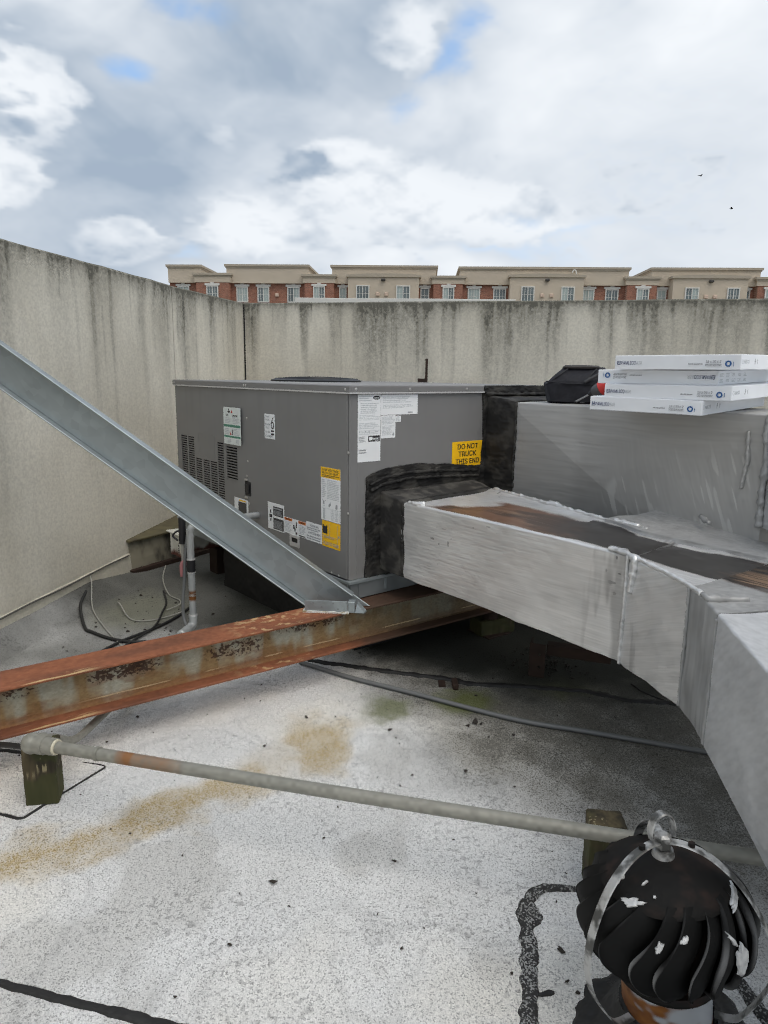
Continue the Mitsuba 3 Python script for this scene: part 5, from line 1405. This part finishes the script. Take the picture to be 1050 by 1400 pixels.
COLLAR = mat('collar_rusted', lambda p, n, uv: mix((0.42, 0.44, 0.46), mix((0.30, 0.12, 0.03), (0.10, 0.035, 0.015), fbm(p.x * 40, p.y * 40, p.z * 40)),
             smoothstep(0.45, 0.60, fbm(p.x * 13 + 3, p.y * 13, p.z * 20, octaves=3) + 2.0 * (0.105 - p.z) + 0.9 * smoothstep(0.70, 0.62, p.x) * 0.28)), 0.4, metallic=0.35)
colr = trimesh.creation.revolve([(0.103, 0.02), (0.103, 0.21), (0.097, 0.21), (0.097, 0.02)], sections=56)
add(tv + '__collar', X(colr, TM), COLLAR, 40)
flash = trimesh.creation.revolve([(0.1045, 0.11), (0.118, 0.105), (0.135, 0.07), (0.17, 0.03), (0.215, 0.012), (0.23, -0.004)], sections=72)
flash.vertices[:, :2] *= (1 + 0.22 * (meshkit.fbm(np.c_[flash.vertices[:, :2] * 9, flash.vertices[:, 2] * 0], 4, 3) - 0.5) * np.clip(np.hypot(flash.vertices[:, 0], flash.vertices[:, 1]) / 0.2, 0, 1) ** 2 * 2)[:, None]
flash = displaced(flash, 0.008, 25, 12, 0.02)
add(tv + '__flashing', X(flash, T4(np.eye(3), TB)), 'tar_black', 60)
tarp = np.array([(0.58, 1.53), (0.60, 1.50), (0.585, 1.485), (0.57, 1.46), (0.545, 1.45), (0.53, 1.42), (0.525, 1.38), (0.50, 1.30), (0.52, 1.1), (0.95, 1.1), (0.93, 1.3), (0.86, 1.45), (0.80, 1.56)])
tp = resample(np.vstack([tarp, tarp[:1]]), 0.012)[:-1]
tp = tp + 0.024 * (np.stack([meshkit.fbm(np.c_[tp * 30, tp[:, 0] * 0], 3, 28), meshkit.fbm(np.c_[tp * 30, tp[:, 0] * 0], 3, 29)], 1) - 0.5)
add(tv + '__tar_apron', displaced(X(trimesh.creation.extrude_polygon(Polygon(tp).buffer(0), 0.006, engine='earcut'), TR(0, 0, 0.0)), 0.003, 25, 2, 0.03), 'tar_black', 40)
# bracket arms
STEEL = mat('bracket_steel', lambda p, n, uv: mix((0.50, 0.50, 0.49), (0.10, 0.10, 0.095), smoothstep(0.42, 0.66, fbm(p.x * 30, p.y * 30, p.z * 30, octaves=4))), 0.5, metallic=0.55)


def band(pts_rz, az, w=0.024, th=0.003, n=7):
    """Flat steel band bent in the plane of azimuth az; pts (r, z)."""
    p = smooth_path([(r, 0, z) for r, z in pts_rz], n)
    t = np.gradient(p, axis=0)
    t /= np.linalg.norm(t, axis=1, keepdims=True)
    nn = np.stack([-t[:, 2], 0 * t[:, 0], t[:, 0]], 1)
    e = np.array([0, 1.0, 0])
    rows = [np.stack([q - e * w / 2 - m_ * th / 2, q + e * w / 2 - m_ * th / 2, q + e * w / 2 * 0.8 + m_ * th / 2, q - e * w / 2 * 0.8 + m_ * th / 2]) for q, m_ in zip(p, nn)]
    g = grid_mesh(np.array(rows), True)
    L_ = len(rows)
    g = trimesh.Trimesh(g.vertices, np.vstack([g.faces, [[0, 2, 1], [0, 3, 2], [(L_ - 1) * 4, (L_ - 1) * 4 + 1, (L_ - 1) * 4 + 2], [(L_ - 1) * 4, (L_ - 1) * 4 + 2, (L_ - 1) * 4 + 3]]]), process=False)
    g.fix_normals()
    return X(g, trimesh.transformations.rotation_matrix(az, [0, 0, 1]))


arm = [(0.012, 0.545), (0.05, 0.545), (0.105, 0.525), (0.165, 0.470), (0.212, 0.385), (0.228, 0.31), (0.222, 0.245), (0.195, 0.185), (0.160, 0.130), (0.135, 0.118), (0.106, 0.118)]
add(tv + '__bracket_arm', X(band(arm, math.radians(203)), TM), STEEL, 40)
add(tv + '__bracket_arm', X(band(arm, math.radians(-28)), TM), STEEL, 40)
armb = [(0.012, 0.545), (0.045, 0.547), (0.08, 0.54), (0.13, 0.505), (0.19, 0.43), (0.222, 0.34), (0.225, 0.27), (0.19, 0.18), (0.13, 0.118), (0.106, 0.118)]
add(tv + '__bracket_arm', X(band(armb, math.radians(88), 0.024), TM), STEEL, 40)
add(tv + '__top_loop', X(band([(-0.030, 0.550), (-0.033, 0.575), (-0.022, 0.602), (0.0, 0.614), (0.020, 0.602), (0.028, 0.578), (0.026, 0.552)], math.radians(12), 0.024), TM), STEEL, 40)
hub = cat([trimesh.creation.revolve([(0.001, 0.528), (0.020, 0.528), (0.020, 0.556), (0.012, 0.562), (0.001, 0.562)], sections=6), trimesh.creation.revolve([(0.001, 0.505), (0.026, 0.505), (0.023, 0.522), (0.001, 0.526)], sections=24)])
add(tv + '__hub', X(hub, TM), STEEL, 30)
for az in (203, -28):
    bz = trimesh.creation.cylinder(0.008, 0.01, sections=6)
    add(tv + '__bolt', X(bz, TM @ TR(0.062 * math.cos(math.radians(az)), 0.062 * math.sin(math.radians(az)), 0.548)), HEADBLACK, 30)
# splashes of silver paint on the head
SPL = mat('silver_splash', lambda p, n, uv: mi.Color3f(0.62, 0.62, 0.61) * (0.6 + 0.7 * fbm(p.x * 60, p.y * 60, p.z * 60)), 0.5, metallic=0.3, bump=lambda p, n, uv: fbm(p.x * 90, p.y * 90, p.z * 90), bscale=0.004)


def splash(phi, az, lp, la, rot, seed, lift=0.006):
    r = np.random.default_rng(seed)
    n = 40
    t = np.linspace(0, 2 * np.pi, n + 1)[:-1]
    rad = 0.25 + 1.25 * meshkit.fbm(np.c_[np.cos(t) * 2.6 + seed, np.sin(t) * 2.6, t * 0], 4, seed)
    rows = []
    for k in (0.02, 0.5, 0.85, 1.0, 1.08):
        row = []
        for th, rr in zip(t, rad):
            a, b = k * rr * math.cos(th) * lp, k * rr * math.sin(th) * la
            a, b = a * math.cos(rot) - b * math.sin(rot), a * math.sin(rot) + b * math.cos(rot)
            row.append(ell(phi + a / HR, math.radians(az) + b / (HR * math.sin(phi)), lift if k < 0.9 else (lift * 0.7 if k < 1.05 else -0.002)))
        rows.append(row)
    g = grid_mesh(np.array(rows), True)
    add(tv + '__paint_splash', X(g, TM), SPL, True)


splash(0.78, 222, 0.012, 0.030, 0.5, 1)
splash(0.62, 195, 0.016, 0.011, 0.2, 2)
splash(1.18, 246, 0.014, 0.008, -0.3, 4)
splash(1.05, 262, 0.007, 0.012, 0.7, 5)
splash(1.45, 300, 0.050, 0.015, -0.15, 7)
splash(1.16, 296, 0.018, 0.005, 0.3, 8)
splash(0.85, -35, 0.009, 0.040, 0.35, 9)
splash(0.50, 225, 0.003, 0.010, 1.2, 10)
splash(0.62, 240, 0.004, 0.004, 0, 11)

# ------------------------------------------------------------------ buildings beyond the parapet
AX, AY = np.array([0.99863, -0.05226]), np.array([0.05226, 0.99863])
AO = np.array([-18.035, 60.0])
AM = T4([[*AX, 0], [*AY, 0], [0, 0, 1]], [AO[0], AO[1], 0])          # x along the facade, y away


def brick_fn(p, n, uv):
    s = p.x * AX[0] + p.y * AX[1]
    row = dr.floor(p.z / 0.075)
    fx_ = s / 0.22 + 0.5 * (row - 2 * dr.floor(row / 2))
    fr = fx_ - dr.floor(fx_)
    fz = p.z / 0.075 - row
    mort = dr.maximum(smoothstep(0.06, 0.02, fr), smoothstep(0.16, 0.06, fz))
    r = cell_rand(fx_, row, 1)
    return mix(mi.Color3f(0.27, 0.115, 0.075) * (0.8 + 0.4 * r), (0.40, 0.34, 0.28), mort * 0.6)


BRICK = mat('far_brick', brick_fn, 0.85)
TAN = mat('far_stucco', lambda p, n, uv: mi.Color3f(0.49, 0.42, 0.33) * (0.93 + 0.14 * fbm(p.x * 0.7, p.y * 0.7, p.z * 1.5)), 0.85)
TRIM = mat('far_trim', (0.38, 0.33, 0.26), 0.8)
WHITE = mat('far_white', (0.60, 0.59, 0.55), 0.6)
GLASS = mat('far_glass', lambda p, n, uv: mi.Color3f(0.10, 0.125, 0.125) * (0.6 + 0.9 * noise(p.x * 1.9, p.y * 0.3, p.z * 2.0)), 0.12, spec=0.7)
CURTAIN = mat('far_curtain', (0.36, 0.42, 0.40), 0.5)
ap = thing('apartment_building', 'tan and brick apartment block with stepped flat roofline beyond the back wall', 'building')
ZG, ZBR = -9.0, 8.87
add(ap + '__wall', X(bx([-0.05, 0.32, ZG], [49.5, 14.0, ZBR]), AM), BRICK)


def upper(x0, x1, z1, y0, name='parapet'):
    w_ = add(f'{ap}__{name}', X(bx([x0, y0, ZBR + 0.001], [x1, 13.9, z1 - 0.28]), AM), TAN)
    add(f'{w_}__cornice', X(cat([bx([x0 - 0.06, y0 - 0.06, z1 - 0.279], [x1 + 0.06, 13.95, z1 - 0.17]), bx([x0 - 0.14, y0 - 0.14, z1 - 0.169], [x1 + 0.14, 13.95, z1])]), AM), TRIM)


for i, (a, b, z) in enumerate([(-0.05, 2.66, 10.28), (4.83, 11.56, 10.33), (13.56, 22.02, 10.31), (23.95, 37.35, 10.25), (39.16, 47.58, 10.26)]):
    upper(a, b, z, 0.0, 'tall_parapet')
for i, (a, b, z) in enumerate([(2.24, 5.23, 9.60), (11.22, 13.86, 9.54), (21.71, 24.30, 9.49), (37.09, 39.66, 9.52), (47.21, 49.5, 9.53)]):
    upper(a, b, z, -0.35, 'low_parapet')
    add(f'{ap}__pilaster', X(bx([a + 0.12, -0.30, ZG], [b - 0.12, 0.315, ZBR]), AM), BRICK)
for i, (a, b, z) in enumerate([(14.94, 20.65, 9.50), (27.93, 33.68, 9.56), (40.63, 46.36, 9.55)]):
    w_ = add(f'{ap}__bay', X(bx([a, -0.75, ZG], [b, 0.315, z - 0.20]), AM), TAN)
    n = 16
    xs = np.linspace(a - 0.14, b + 0.14, n)
    arch = 0.10 * np.sin(np.linspace(0, np.pi, n))
    poly = Polygon(list(zip(xs, z - 0.199 + arch * 0)) + list(zip(xs[::-1], (z - 0.02 + arch)[::-1])))
    m_ = trimesh.creation.extrude_polygon(poly, 1.2, engine='earcut')
    m_ = X(m_, T4([[1, 0, 0], [0, 0, 1], [0, -1, 0]], [0, 0.31, 0]))
    add(f'{w_}__cornice', X(m_, AM), TRIM)
    add(f'{w_}__lamp', X(cat([cbox([(a + b) / 2 - 0.17, -1.02, z - 0.52], [(a + b) / 2 + 0.17, -0.755, z - 0.32], 0.05)]), AM), mat('lamp_bronze', (0.05, 0.045, 0.04), 0.5))


def window(x0, x1, zt, y, lintel, curtain):
    zb = zt - 1.25
    fr_ = sbox(x0, zb, x1, zt)
    t = 0.085
    xm = (x0 + x1) / 2
    holes = [sbox(x0 + t, zb + t, xm - t * 0.35, zt - t), sbox(xm + t * 0.35, zb + t, x1 - t, zt - t)] if x1 - x0 > 0.85 else [sbox(x0 + t, zb + t, x1 - t, zt - t)]
    f_ = trimesh.creation.extrude_polygon(fr_.difference(unary_union(holes)), 0.10, engine='earcut')
    ON = T4([[1, 0, 0], [0, 0, 1], [0, -1, 0]], [0, y, 0])
    w_ = add(ap + '__window', X(f_, AM @ ON), WHITE)
    for j, h in enumerate(holes):
        a, b, c, d = h.bounds
        add(w_ + '__pane', X(X(trimesh.creation.extrude_polygon(h, 0.03, engine='earcut'), TR(0, 0, 0.004)), AM @ ON), CURTAIN if curtain[j % 2] else GLASS)
        bars = [rect((a + c) / 2 - 0.014, (a + c) / 2 + 0.014, b, d, 0.035, 0.02), rect(a, c, (b + d) / 2 - 0.014, (b + d) / 2 + 0.014, 0.0352, 0.0202)]
        add(w_ + '__glazing_bar', X(cat(bars), AM @ ON), WHITE)
    if lintel:
        poly = Polygon([(x0 - 0.12, zt + 0.01), (x1 + 0.12, zt + 0.01), (x1 + 0.12, zt + 0.17), (xm + 0.13, zt + 0.17), (xm + 0.16, zt + 0.25), (xm - 0.16, zt + 0.25), (xm - 0.13, zt + 0.17), (x0 - 0.12, zt + 0.17)])
        add(w_ + '__lintel', X(trimesh.creation.extrude_polygon(poly, 0.12, engine='earcut'), AM @ ON), WHITE)


wr = np.random.default_rng(3)
for x0, x1, kind in [(0.6, 1.6, 0), (3.23, 4.21, 1), (5.56, 6.53, 0), (7.32, 8.30, 0), (9.81, 10.84, 0), (12.05, 13.02, 1), (14.10, 14.72, 0), (15.60, 16.68, 2), (18.83, 19.96, 2), (20.78, 21.50, 0), (22.57, 23.51, 1), (24.63, 25.63, 0), (26.69, 27.72, 0),
                     (28.80, 29.85, 2), (31.95, 33.0, 2), (33.85, 34.79, 0), (35.66, 36.70, 0), (37.96, 38.94, 1), (39.74, 40.48, 0), (41.57, 42.65, 2), (44.81, 45.78, 2), (46.48, 47.02, 0), (47.9, 48.9, 1)]:
    y = {0: 0.319, 1: -0.301, 2: -0.751}[kind]
    for lvl, zt in enumerate((8.62, 5.5)):
        if lvl == 0:
            window(x0, x1, zt + (0.05 if kind == 2 else 0), y, kind != 2, wr.random(2) < 0.45)
for x, z, y in ((8.95, 7.95, 0.315), (17.35, 7.95, -0.755), (18.05, 7.95, -0.755), (30.45, 7.95, -0.755), (31.2, 7.95, -0.755), (43.2, 7.95, -0.755), (43.9, 7.95, -0.755)):
    add(ap + '__vent_hood', X(cbox([x - 0.15, y - 0.16, z - 0.13], [x + 0.15, y, z + 0.17], 0.05), AM), mat('vent_beige', (0.55, 0.42, 0.33), 0.6) if 'vent_beige' not in scene else 'vent_beige')
# looped pipe on the roof edge
lp = np.linspace(-0.4, np.pi, 12)
add(ap + '__roof_vent', X(tube([[33.0 + 0.16 * math.cos(t), 0.5, 9.75 + 0.25 * math.sin(t)] for t in lp] , 0.05, 8), AM @ TR(0, -0.75, 0)), WHITE, True)

lb = thing('low_building', 'long white roof edge of a low building seen just over the back wall', 'building')
la_, lb_ = np.array([-3.42, 26.75]), np.array([4.69, 26.32])
ldv = (lb_ - la_) / np.linalg.norm(lb_ - la_)
LM = T4([[*ldv, 0], [-ldv[1], ldv[0], 0], [0, 0, 1]], [*la_, 0])
add(lb + '__roof_edge', X(cbox([0, 0, 4.18], [8.12, 0.5, 4.365], 0.01), LM), WHITE)
add(lb + '__wall', X(bx([0.1, 0.1, -9.0], [8.0, 9.0, 4.179]), LM), TAN)

# two small birds high over the roofs
for (x_, y_, z_, rot_, lab) in ((28.6, 68.5, 19.9, 20, 'tiny dark bird in the sky, the upper of the two'), (31.5, 68.0, 17.0, -30, 'tiny dark bird in the sky, the lower of the two')):
    bk = thing('bird', lab, 'bird')
    bodyb = trimesh.creation.icosphere(2, 0.07)
    bodyb.vertices *= [1.9, 0.75, 0.75]
    wing = cat([trimesh.convex.convex_hull(np.array([[0.07, s * 0.02, 0.03], [-0.06, s * 0.02, 0.03], [-0.05, s * 0.22, 0.10], [0.04, s * 0.20, 0.11], [-0.08, s * 0.36, 0.06], [0.0, s * 0.02, 0.015]])) for s in (1, -1)])
    tail = trimesh.convex.convex_hull(np.array([[-0.10, 0.02, 0], [-0.10, -0.02, 0], [-0.22, 0.05, 0.005], [-0.22, -0.05, 0.005], [-0.12, 0, 0.02]]))
    PMB = T4(np.eye(3), [x_, y_, z_]) @ trimesh.transformations.rotation_matrix(math.radians(rot_), [0, 0, 1])
    add(bk + '__body', X(cat([bodyb, tail]), PMB), 'black_rubber', 40)
    add(bk + '__wings', X(wing, PMB), 'black_rubber')
